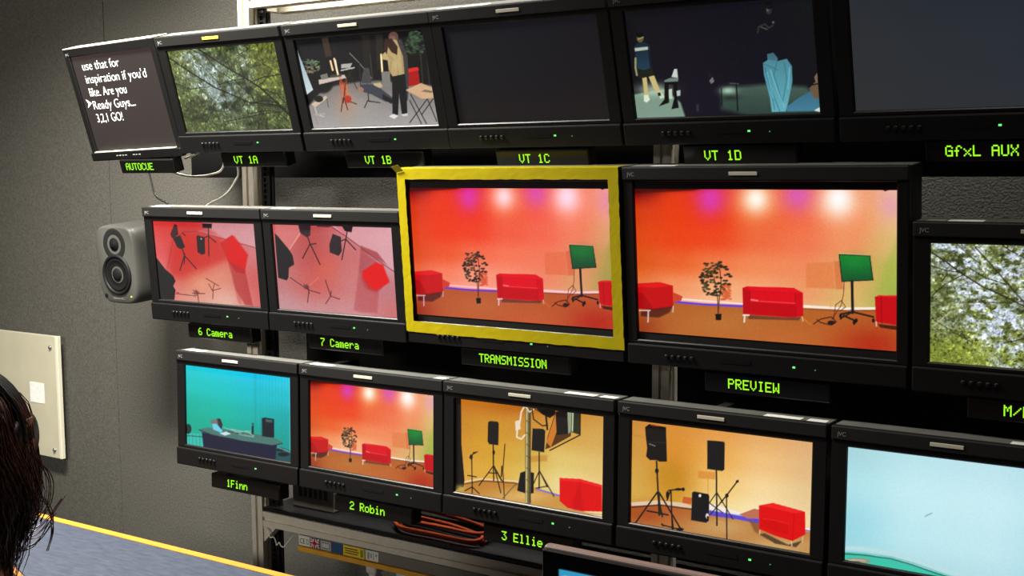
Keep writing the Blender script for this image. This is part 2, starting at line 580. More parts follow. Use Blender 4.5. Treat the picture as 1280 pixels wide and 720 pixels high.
def pic_rehearsal():
    p = Pic([(369.1, 50.2), (527.9, 36.4), (548.8, 155.2), (392.2, 160.1)], (3.4286, 350, 0), 240, 136)
    p.bg([(14, 13, 18), (16, 15, 20), (20, 17, 18), (14, 14, 14)], [(16, 14, 16), (22, 18, 18), (26, 22, 20), (18, 16, 16)])
    p.poly(((110, 470), (190, 375), (340, 350), (420, 345), (690, 370), (700, 560), (130, 560)), (118, 112, 110), soft=10, col2=(172, 168, 166))
    p.glow(330, 470, 90, 60, (168, 160, 152), .6)
    p.glow(280, 440, 40, 70, (190, 140, 110), .6)
    p.poly(((178, 165), (205, 160), (222, 240), (196, 245)), (66, 50, 38), .9)
    p.poly(((350, 150), (385, 150), (392, 340), (362, 340)), (34, 28, 24), .9)
    p.poly(((410, 150), (440, 148), (445, 300), (415, 300)), (40, 34, 26), .9)
    for k in range(60):                                                     # pale shrub behind the screen
        a, b = p.rng.random(2)
        p.ell(92 + 75 * a, 255 + 70 * b * (1 - .3 * a), 6, 3, (96 + 60 * b, 110 + 40 * a, 100), .8)
    p.poly(((66, 205), (74, 215), (142, 385), (116, 405)), (150, 172, 178), col2=(206, 220, 224))
    p.ell(185, 350, 45, 50, (14, 12, 14), .9, 10)
    p.poly(((165, 342), (275, 320), (284, 334), (168, 362)), (206, 190, 178))
    p.poly(((172, 322), (202, 314), (207, 336), (178, 342)), (120, 120, 112))
    p.poly(((214, 322), (262, 316), (264, 328), (214, 334)), (70, 66, 60))
    p.poly(((262, 276), (310, 270), (300, 292), (262, 292)), (178, 176, 170))
    p.line(((262, 302), (318, 290)), 5, (208, 204, 196))
    p.line(((290, 300), (335, 390)), 3, (40, 36, 36))
    p.line(((312, 296), (262, 372)), 3, (50, 46, 44))
    for a, b in (((232, 252), (248, 318)), ((216, 262), (226, 300))):
        p.line((a, b), 8, (255, 214, 160))
    p.line(((238, 258), (246, 312)), 4, (255, 246, 224))
    p.line(((433, 234), (438, 306)), 8, (255, 226, 130))
    p.line(((434, 240), (438, 300)), 4, (255, 250, 220))
    for k in range(14):                                                     # red-lit stand
        p.line(((255 + 30 * p.rng.random(), 330 + 40 * p.rng.random()), (262 + 40 * p.rng.random(), 420 + 30 * p.rng.random())), 3, (210, 70 + 60 * p.rng.random(), 50))
    for a, b in (((270, 420), (262, 478)), ((284, 430), (328, 446)), ((276, 420), (290, 470)), ((282, 340), (272, 440))):
        p.line((a, b), 4, (70, 34, 30))
    p.ell(292, 425, 14, 16, (190, 44, 36), .9)
    p.line(((298, 228), (340, 270), (392, 335)), 4, (120, 116, 110))         # boom microphone stand
    p.line(((340, 270), (345, 360), (348, 390)), 4, (44, 42, 44))
    for a, b in (((375, 432), (362, 462)), ((375, 432), (428, 440)), ((374, 360), (380, 432)), ((375, 432), (392, 436))):
        p.line((a, b), 4, (32, 30, 32))
    p.poly(((352, 320), (362, 290), (382, 292), (392, 356), (350, 358)), (70, 70, 70))
    p.line(((386, 235), (398, 350)), 3, (70, 66, 60))
    p.poly(((400, 358), (430, 354), (442, 372), (410, 380)), (200, 180, 130))
    p.poly(((345, 362), (392, 360), (432, 380), (484, 420), (486, 440), (452, 436), (392, 404), (348, 392)), (62, 64, 76))   # a person lying down
    p.poly(((438, 402), (486, 428), (478, 446), (440, 424)), (30, 28, 32))
    p.ell(345, 385, 14, 12, (160, 120, 104))
    p.poly(((434, 308), (470, 306), (476, 376), (440, 376)), (128, 124, 118))
    p.poly(((536, 296), (590, 288), (600, 362), (540, 372)), (170, 20, 20))
    p.poly(((540, 296), (590, 288), (596, 300), (548, 312)), (222, 40, 36))
    p.line(((600, 200), (612, 360)), 5, (52, 48, 38))
    p.line(((628, 220), (640, 360)), 4, (52, 48, 38))
    for k in range(150):
        a, b = p.rng.random(2) * 2 * PI, p.rng.random()
        p.ell(578 + 46 * math.cos(a[0]) * b, 185 + 52 * math.sin(a[0]) * b, 8, 4, np.array((66, 92, 66)) * (.3 + .9 * p.rng.random()), .9)
    p.poly(((480, 160), (520, 170), (546, 240), (552, 330), (548, 430), (536, 434), (520, 330)), (62, 58, 58))            # further person
    p.ell(486, 158, 21, 22, (104, 72, 62))
    p.ell(482, 166, 14, 12, (140, 104, 90), .8, 6)
    p.poly(((468, 168), (500, 172), (526, 240), (534, 322), (486, 334), (466, 300), (458, 232)), (186, 162, 110))             # nearer person, back view
    for d in (((478, 250), (470, 320)), ((500, 240), (506, 320)), ((520, 230), (528, 310)), ((464, 240), (496, 262))):
        p.line(d, 4, (150, 126, 82), .7)
    p.glow(500, 270, 18, 34, (206, 184, 132), .6)
    p.poly(((452, 222), (440, 232), (436, 254), (470, 260)), (196, 168, 118))
    p.poly(((450, 168), (478, 164), (504, 200), (502, 236), (478, 224), (462, 200), (456, 226), (444, 214)), (58, 34, 28))
    p.poly(((480, 328), (536, 316), (540, 360), (546, 486), (522, 490), (510, 400), (506, 494), (482, 494)), (20, 20, 24))
    p.poly(((466, 498), (486, 488), (508, 496), (490, 510)), (228, 224, 220))
    p.poly(((520, 490), (546, 486), (548, 496), (526, 498)), (214, 210, 206))
    p.poly(((538, 386), (604, 356), (660, 378), (656, 420), (610, 424)), (210, 172, 132))                                 # folding table
    p.poly(((606, 392), (620, 384), (656, 390), (650, 398)), (120, 110, 92))
    for a, b in (((560, 405), (628, 530)), ((630, 425), (556, 526)), ((632, 425), (672, 520)), ((656, 424), (608, 490)), ((556, 430), (606, 530))):
        p.line((a, b), 4, (34, 30, 30))
    p.poly(((134, 446), (196, 410), (204, 420), (150, 460)), (214, 190, 160))
    p.ell(166, 424, 19, 14, (28, 26, 28))
    p.line(((148, 455), (158, 490), (188, 500)), 5, (196, 190, 184))
    p.line(((200, 422), (208, 460)), 3, (90, 80, 70))
    p.line(((138, 458), (162, 536)), 4, (150, 140, 130))
    p.line(((150, 492), (190, 488)), 6, (170, 168, 164))
    p.grain(4)
    return p


def pic_blank(dark=True):
    if dark:
        p = Pic([(554.5, 34.1), (745.4, 17.6), (762.2, 148.5), (575.0, 154.4)], (3.427, 530, 0), 60, 34)
        p.bg([(15, 15, 21), (19, 19, 26), (22, 20, 25)], [(16, 16, 22), (20, 19, 25), (22, 20, 24)], [(24, 19, 21), (27, 20, 23), (28, 22, 24)])
    else:
        p = Pic([(1061.0, -9.7), (1355.9, -35.2), (1355.5, 129.7), (1070.0, 138.7)], (3.428, 1030, 0), 60, 34)
        p.bg([(40, 43, 49), (36, 42, 50), (36, 40, 50)], [(44, 46, 49), (41, 46, 52), (39, 45, 53)], [(46, 47, 49), (44, 46, 52), (42, 46, 52)])
    return p


def pic_stage():
    p = Pic([(780.6, 14.6), (1014.8, -5.7), (1025.1, 140.2), (796.6, 147.4)], (3.428, 750, 0), 280, 160)
    p.bg([(17, 16, 20), (18, 16, 24), (17, 15, 24), (18, 20, 22)], [(18, 17, 23), (20, 17, 28), (18, 16, 26), (18, 18, 24)], [(20, 18, 24), (22, 18, 32), (20, 17, 28), (18, 18, 22)])
    p.poly(((130, 408), (270, 382), (300, 400), (345, 440), (368, 510), (140, 520)), (120, 150, 128), soft=8, col2=(128, 152, 138))
    p.glow(230, 385, 70, 26, (196, 216, 190), .75)
    p.poly(((518, 388), (560, 374), (720, 360), (880, 372), (960, 420), (960, 500), (640, 500), (560, 478), (520, 470)), (70, 92, 82), soft=22, col2=(44, 62, 56))
    p.glow(548, 388, 34, 16, (176, 214, 186), .85)
    p.glow(560, 420, 40, 12, (30, 40, 36), .8)
    # person in blue t-shirt and shorts
    p.poly(((180, 330), (200, 332), (208, 410), (192, 420)), (196, 180, 120))
    p.poly(((208, 328), (232, 324), (256, 385), (262, 402), (246, 404), (226, 372)), (200, 182, 122))
    p.poly(((188, 408), (206, 406), (214, 428), (200, 440), (188, 434)), (216, 230, 206))
    p.poly(((244, 392), (262, 394), (278, 418), (258, 424)), (200, 214, 190))
    p.poly(((246, 398), (258, 396), (262, 410), (250, 412)), (20, 24, 20))
    p.poly(((160, 285), (222, 280), (230, 322), (206, 330), (196, 318), (190, 334), (164, 334)), (26, 32, 20))
    p.poly(((148, 196), (168, 180), (192, 180), (212, 196), (222, 290), (190, 300), (160, 294), (152, 250)), (22, 36, 48), col2=(34, 60, 80))
    p.poly(((148, 206), (210, 200), (214, 212), (150, 220)), (176, 190, 176))
    p.line(((152, 250), (152, 290), (158, 322)), 8, (150, 150, 110))
    p.ell(172, 162, 15, 20, (96, 84, 52))
    p.ell(170, 150, 17, 11, (10, 10, 10))
    p.line(((164, 168), (184, 160)), 5, (190, 170, 110), .7)
    p.poly(((204, 200), (214, 198), (224, 290), (214, 292)), (14, 20, 34), .8)
    # dark chair with a seated figure's lit knee
    p.poly(((275, 345), (300, 334), (336, 334), (334, 350), (276, 354)), (110, 128, 120))
    p.poly(((306, 330), (318, 296), (330, 296), (334, 334)), (200, 206, 200))
    p.poly(((276, 352), (332, 350), (330, 420), (338, 462), (306, 468), (318, 420), (314, 362), (294, 362), (296, 440), (252, 456), (276, 426)), (12, 12, 14))
    p.poly(((294, 384), (308, 380), (310, 424), (296, 424)), (190, 206, 190))
    p.poly(((328, 390), (344, 386), (344, 410), (330, 412)), (180, 196, 186))
    p.poly(((468, 346), (482, 330), (490, 350), (476, 360)), (110, 112, 112))
    p.poly(((462, 308), (476, 318), (478, 334), (466, 330)), (30, 28, 30))
    p.ell(418, 462, 6, 18, (50, 50, 58), .9)
    # small table
    p.line(((556, 357), (592, 360)), 6, (66, 76, 72))
    p.line(((584, 362), (590, 474)), 6, (16, 22, 20))
    p.line(((520, 380), (522, 450)), 4, (14, 18, 20))
    # person in light jeans
    p.ell(724, 42, 12, 20, (46, 46, 46))
    p.ell(718, 38, 5, 12, (96, 98, 92), .8)
    p.ell(724, 24, 17, 16, (12, 11, 14), .9)
    p.line(((676, 140), (680, 114), (706, 104), (724, 120), (742, 108)), 6, (50, 48, 48))
    p.line(((690, 116), (716, 126)), 4, (86, 84, 82))
    p.ell(742, 96, 5, 5, (90, 88, 86))
    p.poly(((716, 232), (742, 226), (762, 250), (758, 266), (718, 262)), (66, 98, 110), col2=(64, 116, 132))
    p.poly(((698, 270), (720, 256), (760, 262), (800, 252), (822, 284), (824, 350), (806, 440), (796, 478), (736, 480), (728, 420), (702, 320)), (74, 132, 146), col2=(100, 172, 186))
    for d in (((706, 290), (728, 372), (770, 476)), ((758, 268), (744, 320), (782, 440)), ((790, 270), (800, 340), (784, 430)), ((700, 274), (740, 290), (760, 300)), ((720, 330), (736, 400), (748, 470))):
        p.line(d, 4, (44, 104, 122), .7)
    for d in (((730, 300), (756, 380), (790, 460)), ((812, 290), (806, 380)), ((716, 310), (742, 420))):
        p.line(d, 5, (118, 200, 216), .6)
    p.poly(((800, 458), (850, 420), (905, 390), (940, 420), (944, 470), (905, 476), (800, 478)), (58, 104, 126), col2=(66, 126, 150))
    p.poly(((896, 380), (920, 352), (940, 366), (942, 424), (916, 420)), (104, 84, 62))
    p.poly(((918, 330), (932, 310), (940, 350), (926, 362)), (118, 100, 80))
    p.line(((912, 364), (936, 358)), 5, (16, 14, 14))
    p.poly(((916, 474), (944, 458), (944, 480)), (210, 216, 214))
    p.grain(2)
    return p


def pic_overhead():
    p = Pic([(191.2, 276.2), (317.9, 279.8), (326.9, 384.0), (201.0, 373.8)], (4, 170, 250), 220, 130)
    p.bg([(216, 52, 50), (214, 40, 40), (216, 90, 90), (214, 150, 154)],
         [(222, 84, 84), (206, 44, 38), (214, 90, 84), (206, 120, 124)],
         [(224, 120, 118), (206, 70, 60), (218, 130, 112), (206, 92, 92)],
         [(220, 110, 106), (218, 150, 136), (226, 176, 160), (210, 106, 104)])
    p.poly(((330, 112), (600, 120), (602, 238), (480, 200), (380, 180), (300, 160), (350, 140)), (206, 140, 146), .9, 8, (214, 158, 164))
    p.poly(((160, 340), (180, 220), (235, 160), (300, 158), (420, 190), (470, 290), (400, 320), (240, 390), (180, 380)), (204, 36, 32), .75, 40)
    p.poly(((180, 112), (330, 112), (400, 170), (300, 158), (235, 160), (190, 200)), (198, 46, 46), .6, 24)
    p.line(((235, 160), (300, 157), (420, 190), (600, 240)), 3, (120, 40, 46), .9)
    p.line(((235, 160), (186, 200), (158, 340)), 3, (140, 36, 36), .7)
    p.glow(330, 420, 90, 60, (232, 168, 130), .7)
    p.poly(((420, 215), (480, 175), (555, 270), (545, 370), (500, 360), (458, 300)), (206, 24, 26), .95, 6)
    p.poly(((470, 185), (490, 180), (560, 275), (545, 340), (490, 330), (460, 300)), (220, 12, 16), .9, 12)
    p.poly(((458, 300), (545, 350), (585, 530), (545, 525), (500, 450)), (170, 34, 38), .62, 8)
    p.poly(((480, 390), (520, 460), (528, 526), (510, 510)), (180, 60, 60), .4, 8)
    p.poly(((90, 275), (104, 290), (146, 345), (186, 380), (198, 405), (186, 430), (198, 450), (192, 500), (120, 496)), (24, 20, 24))
    p.poly(((172, 170), (192, 120), (205, 126), (212, 172), (190, 190), (178, 188)), (60, 18, 24))
    p.poly(((184, 190), (222, 176), (246, 236), (224, 246), (206, 236)), (24, 20, 26))
    p.poly(((302, 182), (308, 176), (344, 186), (346, 268), (330, 274), (308, 262)), (40, 18, 24))
    p.ell(326, 194, 4, 4, (180, 170, 180))
    p.poly(((330, 116), (380, 118), (378, 142), (334, 140)), (34, 24, 30))
    for a, b in (((362, 140), (364, 280)), ((362, 180), (400, 212)), ((362, 180), (338, 190)), ((230, 240), (244, 282)), ((244, 270), (220, 352)), ((244, 280), (302, 344)), ((244, 282), (240, 320)), ((232, 165), (246, 178))):
        p.line((a, b), 5, (44, 16, 20))
    for a, b in (((350, 392), (414, 430)), ((364, 420), (384, 456)), ((384, 452), (424, 442)), ((386, 452), (384, 494)), ((384, 450), (392, 420)), ((282, 466), (345, 468)), ((300, 450), (312, 490)), ((286, 452), (320, 468)), ((308, 470), (314, 510)), ((200, 468), (300, 480))):
        p.line((a, b), 4, (110, 42, 40), .9)
    p.ell(208, 466, 8, 6, (180, 60, 60))
    p.ell(302, 464, 14, 12, (120, 60, 56), .6, 6)
    p.grain(4)
    return p


def pic_overhead_pink():
    p = Pic([(340.7, 280.4), (489.8, 284.6), (497.3, 397.8), (349.5, 385.8)], (3.6, 320, 250), 240, 140)
    p.bg([(206, 90, 92), (186, 74, 74), (206, 120, 126), (222, 168, 176)],
         [(200, 110, 112), (186, 78, 76), (200, 108, 108), (216, 158, 166)],
         [(192, 120, 122), (202, 92, 86), (202, 120, 120), (192, 120, 126)],
         [(196, 146, 150), (198, 138, 140), (204, 140, 142), (202, 110, 112)])
    p.glow(320, 300, 50, 70, (222, 96, 74), .5)
    p.poly(((84, 110), (190, 108), (198, 160), (150, 225), (90, 150)), (214, 120, 120), .85, 6)
    p.line(((198, 150), (148, 226)), 4, (230, 170, 140), .9)
    p.poly(((330, 112), (600, 118), (622, 325), (560, 280), (470, 215), (400, 160)), (222, 160, 168), .8, 5, (216, 164, 172))
    p.line(((330, 114), (400, 160), (470, 212), (560, 280), (625, 325)), 4, (110, 40, 56), .9)
    p.poly(((350, 112), (380, 112), (410, 150), (400, 158)), (220, 100, 110), .6)
    p.poly(((470, 205), (545, 235), (590, 292), (470, 225)), (160, 60, 66), .8, 6)
    p.poly(((470, 225), (540, 270), (600, 360), (545, 420), (490, 400), (462, 330)), (160, 60, 68), .6, 10)
    p.poly(((480, 320), (540, 280), (572, 292), (600, 370), (540, 410), (505, 400), (480, 350)), (226, 12, 16), 1, 8)
    p.poly(((460, 340), (480, 350), (552, 415), (545, 510), (470, 505), (440, 495)), (176, 66, 72), .5, 10)
    p.poly(((84, 150), (100, 165), (150, 225), (165, 250), (172, 290), (148, 305), (146, 350), (138, 362), (100, 350)), (22, 20, 24))
    p.poly(((190, 112), (246, 112), (244, 160), (228, 168), (200, 150)), (46, 30, 36))
    p.poly(((345, 152), (382, 166), (386, 230), (372, 252), (332, 236), (330, 200)), (40, 28, 36))
    p.poly(((385, 116), (436, 116), (430, 146), (400, 140)), (34, 24, 30))
    p.line(((276, 118), (330, 120)), 5, (60, 30, 36))
    for a, b in (((232, 165), (244, 200)), ((242, 200), (210, 262)), ((244, 198), (288, 290)), ((244, 200), (270, 196)), ((410, 140), (404, 180)), ((404, 176), (386, 268)), ((404, 176), (448, 224)), ((404, 176), (366, 190))):
        p.line((a, b), 5, (44, 20, 26))
    for a, b in (((155, 350), (236, 405)), ((228, 380), (240, 420)), ((238, 405), (288, 420)), ((238, 410), (232, 460)), ((215, 380), (236, 400)), ((312, 360), (336, 432)), ((336, 432), (314, 466)), ((336, 432), (376, 446)), ((336, 430), (338, 410))):
        p.line((a, b), 4, (84, 36, 40), .95)
    p.ell(228, 392, 12, 10, (96, 50, 52), .7, 5)
    p.line(((240, 385), (280, 350)), 4, (214, 140, 110), .7)
    p.grain(4)
    return p


def pic_set(nx=400, ny=226, red=False):
    p = Pic([(793.5, 236.2), (1121.2, 237.8), (1120.3, 439.1), (799.2, 414.2)], (2.251, 770, 190), nx, ny)
    p.bg([(140, 10, 4), (226, 58, 8), (224, 44, 34), (236, 92, 50), (232, 84, 60), (238, 130, 84), (236, 190, 150)],
         [(212, 60, 10), (232, 60, 10), (236, 54, 16), (236, 88, 40), (240, 104, 64), (242, 134, 84), (232, 188, 130)],
         [(224, 72, 12), (234, 66, 14), (236, 70, 26), (238, 104, 60), (240, 118, 76), (238, 146, 94), (216, 184, 112)],
         [(220, 84, 22), (234, 96, 38), (240, 122, 70), (242, 136, 86), (240, 138, 90), (230, 160, 100), (182, 182, 84)],
         [(230, 118, 60), (242, 148, 96), (246, 174, 126), (244, 166, 116), (236, 154, 104), (220, 178, 106), (164, 178, 80)],
         [(240, 150, 100), (248, 194, 156), (252, 208, 172), (246, 196, 150), (232, 192, 132), (222, 206, 136), (170, 186, 96)],
         [(236, 150, 110), (250, 200, 170), (252, 208, 176), (244, 200, 156), (236, 204, 150), (226, 210, 144), (176, 190, 100)])
    p.glow(265, 128, 40, 48, (214, 60, 214), .9)
    p.glow(240, 118, 80, 40, (236, 44, 60), .25)
    p.glow(512, 122, 46, 44, (216, 86, 200), .8)
    p.glow(394, 135, 62, 58, (252, 200, 140), .75)
    p.glow(394, 132, 32, 34, (255, 250, 236), 1)
    p.glow(626, 138, 66, 62, (254, 214, 180), .85)
    p.glow(626, 132, 38, 42, (255, 252, 250), 1)
    p.glow(772, 150, 34, 44, (228, 150, 190), .6)
    p.glow(70, 108, 60, 14, (80, 0, 0), .8)
    p.glow(170, 104, 70, 8, (140, 10, 0), .7)
    # floor
    p.poly(((40, 440), (160, 422), (356, 432), (530, 440), (800, 444), (800, 580), (40, 540)), (178, 96, 38), soft=4, col2=(190, 104, 44))
    p.glow(720, 545, 110, 60, (176, 34, 14), .8)
    p.glow(70, 500, 60, 50, (150, 50, 18), .8)
    p.glow(300, 480, 110, 40, (190, 120, 56), .6)
    p.glow(470, 520, 100, 26, (196, 104, 50), .5)
    p.line(((150, 420), (250, 429), (356, 434)), 6, (96, 62, 214))
    p.line(((170, 413), (356, 427)), 4, (250, 226, 226))
    p.line(((526, 434), (640, 441), (730, 440)), 7, (250, 236, 220))
    p.line(((526, 441), (640, 446), (730, 446)), 3, (120, 60, 40), .7)
    # shadows on the wall
    p.poly(((535, 312), (610, 310), (616, 385), (535, 382)), (226, 126, 70), .75, 3)
    p.poly(((612, 308), (636, 306), (640, 386), (618, 386)), (214, 104, 56), .65, 4)
    p.line(((606, 384), (604, 438)), 3, (206, 170, 100), .5)
    p.poly(((760, 310), (792, 250), (792, 404), (738, 396)), (160, 178, 70), .5, 20)
    p.line(((742, 320), (734, 400)), 3, (190, 170, 100), .6)
    # left armchair
    p.poly(((60, 370), (122, 366), (160, 376), (162, 436), (116, 446), (60, 440)), (196, 10, 14))
    p.poly(((60, 372), (122, 366), (160, 376), (110, 382), (62, 380)), (226, 18, 22))
    p.poly(((60, 395), (76, 398), (108, 444), (60, 440)), (168, 4, 8), .9)
    p.poly(((160, 394), (187, 406), (184, 418), (160, 424)), (206, 66, 36))
    p.poly(((70, 446), (160, 434), (150, 452), (120, 466), (70, 462)), (70, 24, 14), .8, 5)
    p.line(((66, 446), (96, 446)), 3, (230, 200, 190))
    p.line(((91, 446), (90, 478)), 4, (210, 190, 180))
    p.line(((161, 434), (160, 450)), 3, (210, 190, 180))
    # plant
    p.line(((287, 455), (286, 410), (280, 380), (276, 350)), 3, (110, 60, 30))
    p.line(((288, 455), (291, 410), (296, 370), (292, 330)), 3, (96, 54, 30))
    for k in range(120):
        a, b = p.rng.random(2)
        x, y = 278 + 42 * (a - .5) * (1.9 - 1.1 * abs(b - .45)), 312 + 92 * b
        p.ell(x, y, 4.6, 2.8, np.array((52, 58, 34)) * (.35 + 1.0 * p.rng.random()) + (10, 0, 0), .95)
    for k in range(40):
        a, b = p.rng.random(2)
        p.ell(298 + 24 * a, 372 + 44 * b, 5, 3, (216, 96, 50), .8)
    for x, y in ((293, 310), (296, 322), (312, 330), (316, 344), (238, 352), (242, 362), (322, 350), (244, 346), (318, 372)):
        p.ell(x, y, 6, 3.5, (44, 40, 26))
    p.poly(((279, 456), (297, 455), (296, 473), (281, 473)), (22, 16, 14))
    # centre sofa
    p.poly(((356, 382), (368, 378), (500, 382), (526, 396), (527, 462), (490, 466), (358, 456)), (206, 6, 22))
    p.poly(((368, 379), (500, 382), (524, 397), (504, 396), (380, 390)), (228, 12, 30))
    p.poly(((378, 392), (500, 398), (506, 424), (378, 416)), (220, 8, 26))
    p.line(((378, 418), (506, 426)), 3, (244, 60, 70))
    p.line(((376, 392), (376, 454)), 2, (150, 0, 12), .8)
    p.line(((504, 398), (506, 464)), 2, (160, 0, 14), .8)
    p.line(((380, 415), (398, 418)), 3, (250, 170, 170), .8)
    p.poly(((372, 458), (480, 466), (520, 464), (515, 474), (372, 470)), (110, 58, 40), .9)
    p.line(((358, 459), (374, 459)), 4, (236, 230, 224))
    p.line(((362, 459), (361, 478)), 4, (236, 230, 224))
    p.line(((524, 464), (526, 476)), 3, (220, 190, 150))
    # green screen on a rolling stand
    p.poly(((628, 288), (714, 292), (723, 360), (636, 364)), (22, 132, 46), col2=(20, 84, 44))
    p.glow(672, 308, 34, 22, (30, 150, 54), .4)
    for a, b in (((628, 288), (714, 292)), ((714, 292), (723, 360)), ((723, 360), (636, 364)), ((636, 364), (628, 288))):
        p.line((a, b), 3, (16, 44, 28))
    p.line(((628, 286), (714, 290)), 2, (226, 206, 140), .8)
    p.line(((664, 364), (666, 452)), 8, (22, 28, 28))
    p.line(((666, 450), (632, 456)), 5, (30, 24, 22))
    p.line(((666, 450), (724, 464)), 5, (30, 24, 22))
    p.line(((640, 460), (676, 476)), 5, (30, 24, 22))
    p.line(((666, 450), (636, 466), (632, 470)), 4, (34, 26, 24))
    for x, y in ((632, 462), (724, 474), (670, 480), (676, 474)):
        p.ell(x, y, 4, 6, (20, 16, 16))
    p.line(((642, 366), (640, 400), (634, 430), (608, 470)), 2, (70, 30, 24), .9)
    p.line(((612, 470), (618, 430), (634, 418), (646, 436), (630, 448)), 2, (80, 30, 24), .9)
    p.line(((556, 484), (576, 470), (606, 464), (620, 478), (606, 487), (576, 480), (566, 472)), 3, (60, 24, 20), .95)
    p.ell(606, 480, 11, 6, (44, 24, 22))
    p.line(((526, 468), (548, 486)), 2, (226, 150, 50), .7)
    p.poly(((380, 424), (506, 430), (506, 464), (380, 454)), (190, 2, 16), .8, 4)
    p.poly(((356, 384), (378, 394), (378, 455), (358, 455)), (184, 2, 16), .8, 3)
    # right sofa
    p.poly(((728, 408), (740, 403), (795, 404), (795, 488), (732, 478)), (196, 10, 18))
    p.poly(((728, 408), (740, 403), (795, 404), (795, 408)), (226, 30, 34))
    p.line(((746, 408), (748, 482)), 3, (150, 0, 10), .7)
    p.poly(((736, 484), (795, 490), (795, 502), (744, 494)), (60, 22, 16), .9)
    p.line(((732, 478), (733, 490)), 3, (220, 200, 190))
    p.poly(((748, 104), (780, 103), (756, 111)), (70, 10, 20))
    p.poly(((40, 90), (240, 103), (220, 108), (140, 112), (40, 116)), (66, 4, 2), .8, 5)
    if red:                                                                 # the on-air feed is a little redder
        p.c = p.c * (1.0, .86, .92) + (4, 0, 6)
    p.grain(3)
    return p


def pic_newsdesk():
    p = Pic([(232.4, 456.0), (363.3, 472.1), (364.3, 577.8), (234.0, 554.8)], (3.6, 210, 425), 220, 130)
    p.bg([(24, 206, 216), (18, 206, 226), (14, 200, 236), (40, 206, 236)],
         [(18, 196, 190), (12, 196, 196), (10, 190, 204), (20, 190, 206)],
         [(12, 180, 158), (12, 184, 166), (12, 178, 172), (14, 166, 168)],
         [(14, 172, 142), (12, 172, 146), (12, 164, 146), (14, 156, 148)],
         [(40, 170, 150), (30, 150, 140), (30, 140, 136), (30, 132, 136)])
    for x in range(385, 560, 14):
        p.line(((x, 150), (x + 3, 520)), 3, (10, 140 + (x * 7) % 30, 146), .3)
    p.line(((392, 150), (394, 400)), 3, (8, 130, 130), .5)
    p.poly(((545, 165), (557, 167), (557, 550), (548, 540)), (130, 216, 220), .6, 5)
    p.poly(((84, 418), (150, 422), (160, 490), (84, 478)), (60, 196, 180), .8, 5)
    for x in (94, 110, 126, 142):
        p.line(((x, 424), (x + 2, 480)), 3, (24, 140, 126), .7)
    p.ell(92, 400, 14, 22, (24, 44, 46))
    p.line(((84, 430), (160, 436)), 3, (30, 60, 60))
    p.poly(((480, 500), (500, 480), (557, 500), (557, 552), (486, 545)), (24, 80, 84))
    p.ell(520, 515, 26, 10, (14, 26, 32))
    p.ell(506, 494, 18, 8, (18, 34, 38))
    p.line(((496, 484), (556, 506)), 5, (120, 180, 176), .8)
    p.poly(((152, 410), (170, 416), (470, 470), (490, 474), (484, 545), (400, 528), (160, 482)), (20, 22, 52))
    p.poly(((140, 402), (178, 394), (240, 400), (380, 420), (470, 438), (512, 456), (516, 466), (470, 474), (330, 452), (200, 426), (150, 414)), (72, 118, 110))
    p.line(((140, 404), (200, 428), (330, 454), (470, 475), (514, 466)), 4, (30, 44, 56))
    p.poly(((190, 360), (232, 352), (246, 378), (238, 412), (204, 410)), (112, 118, 116))
    p.poly(((220, 354), (236, 354), (246, 380), (240, 410), (226, 380)), (40, 50, 52))
    p.poly(((198, 378), (216, 376), (246, 408), (240, 418), (204, 402)), (110, 206, 234))
    p.poly(((232, 420), (262, 412), (284, 422), (256, 430)), (200, 226, 230))
    for a, b in (((252, 394), (300, 410)), ((280, 400), (380, 420)), ((300, 414), (372, 410)), ((320, 424), (384, 436)), ((290, 404), (330, 420)), ((350, 408), (386, 432))):
        p.line((a, b), 4, (150, 196, 180), .8)
    p.line(((270, 412), (340, 424)), 3, (24, 60, 60))
    p.line(((381, 378), (381, 420)), 10, (22, 40, 44))
    p.ell(380, 382, 3, 5, (90, 130, 120))
    p.poly(((422, 352), (438, 348), (478, 356), (478, 440), (424, 434)), (14, 22, 34))
    p.poly(((438, 356), (470, 360), (470, 372), (440, 368)), (70, 100, 96), .9)
    p.poly(((418, 345), (424, 350), (424, 435), (416, 430)), (22, 120, 122), .6)
    p.grain(3)
    return p


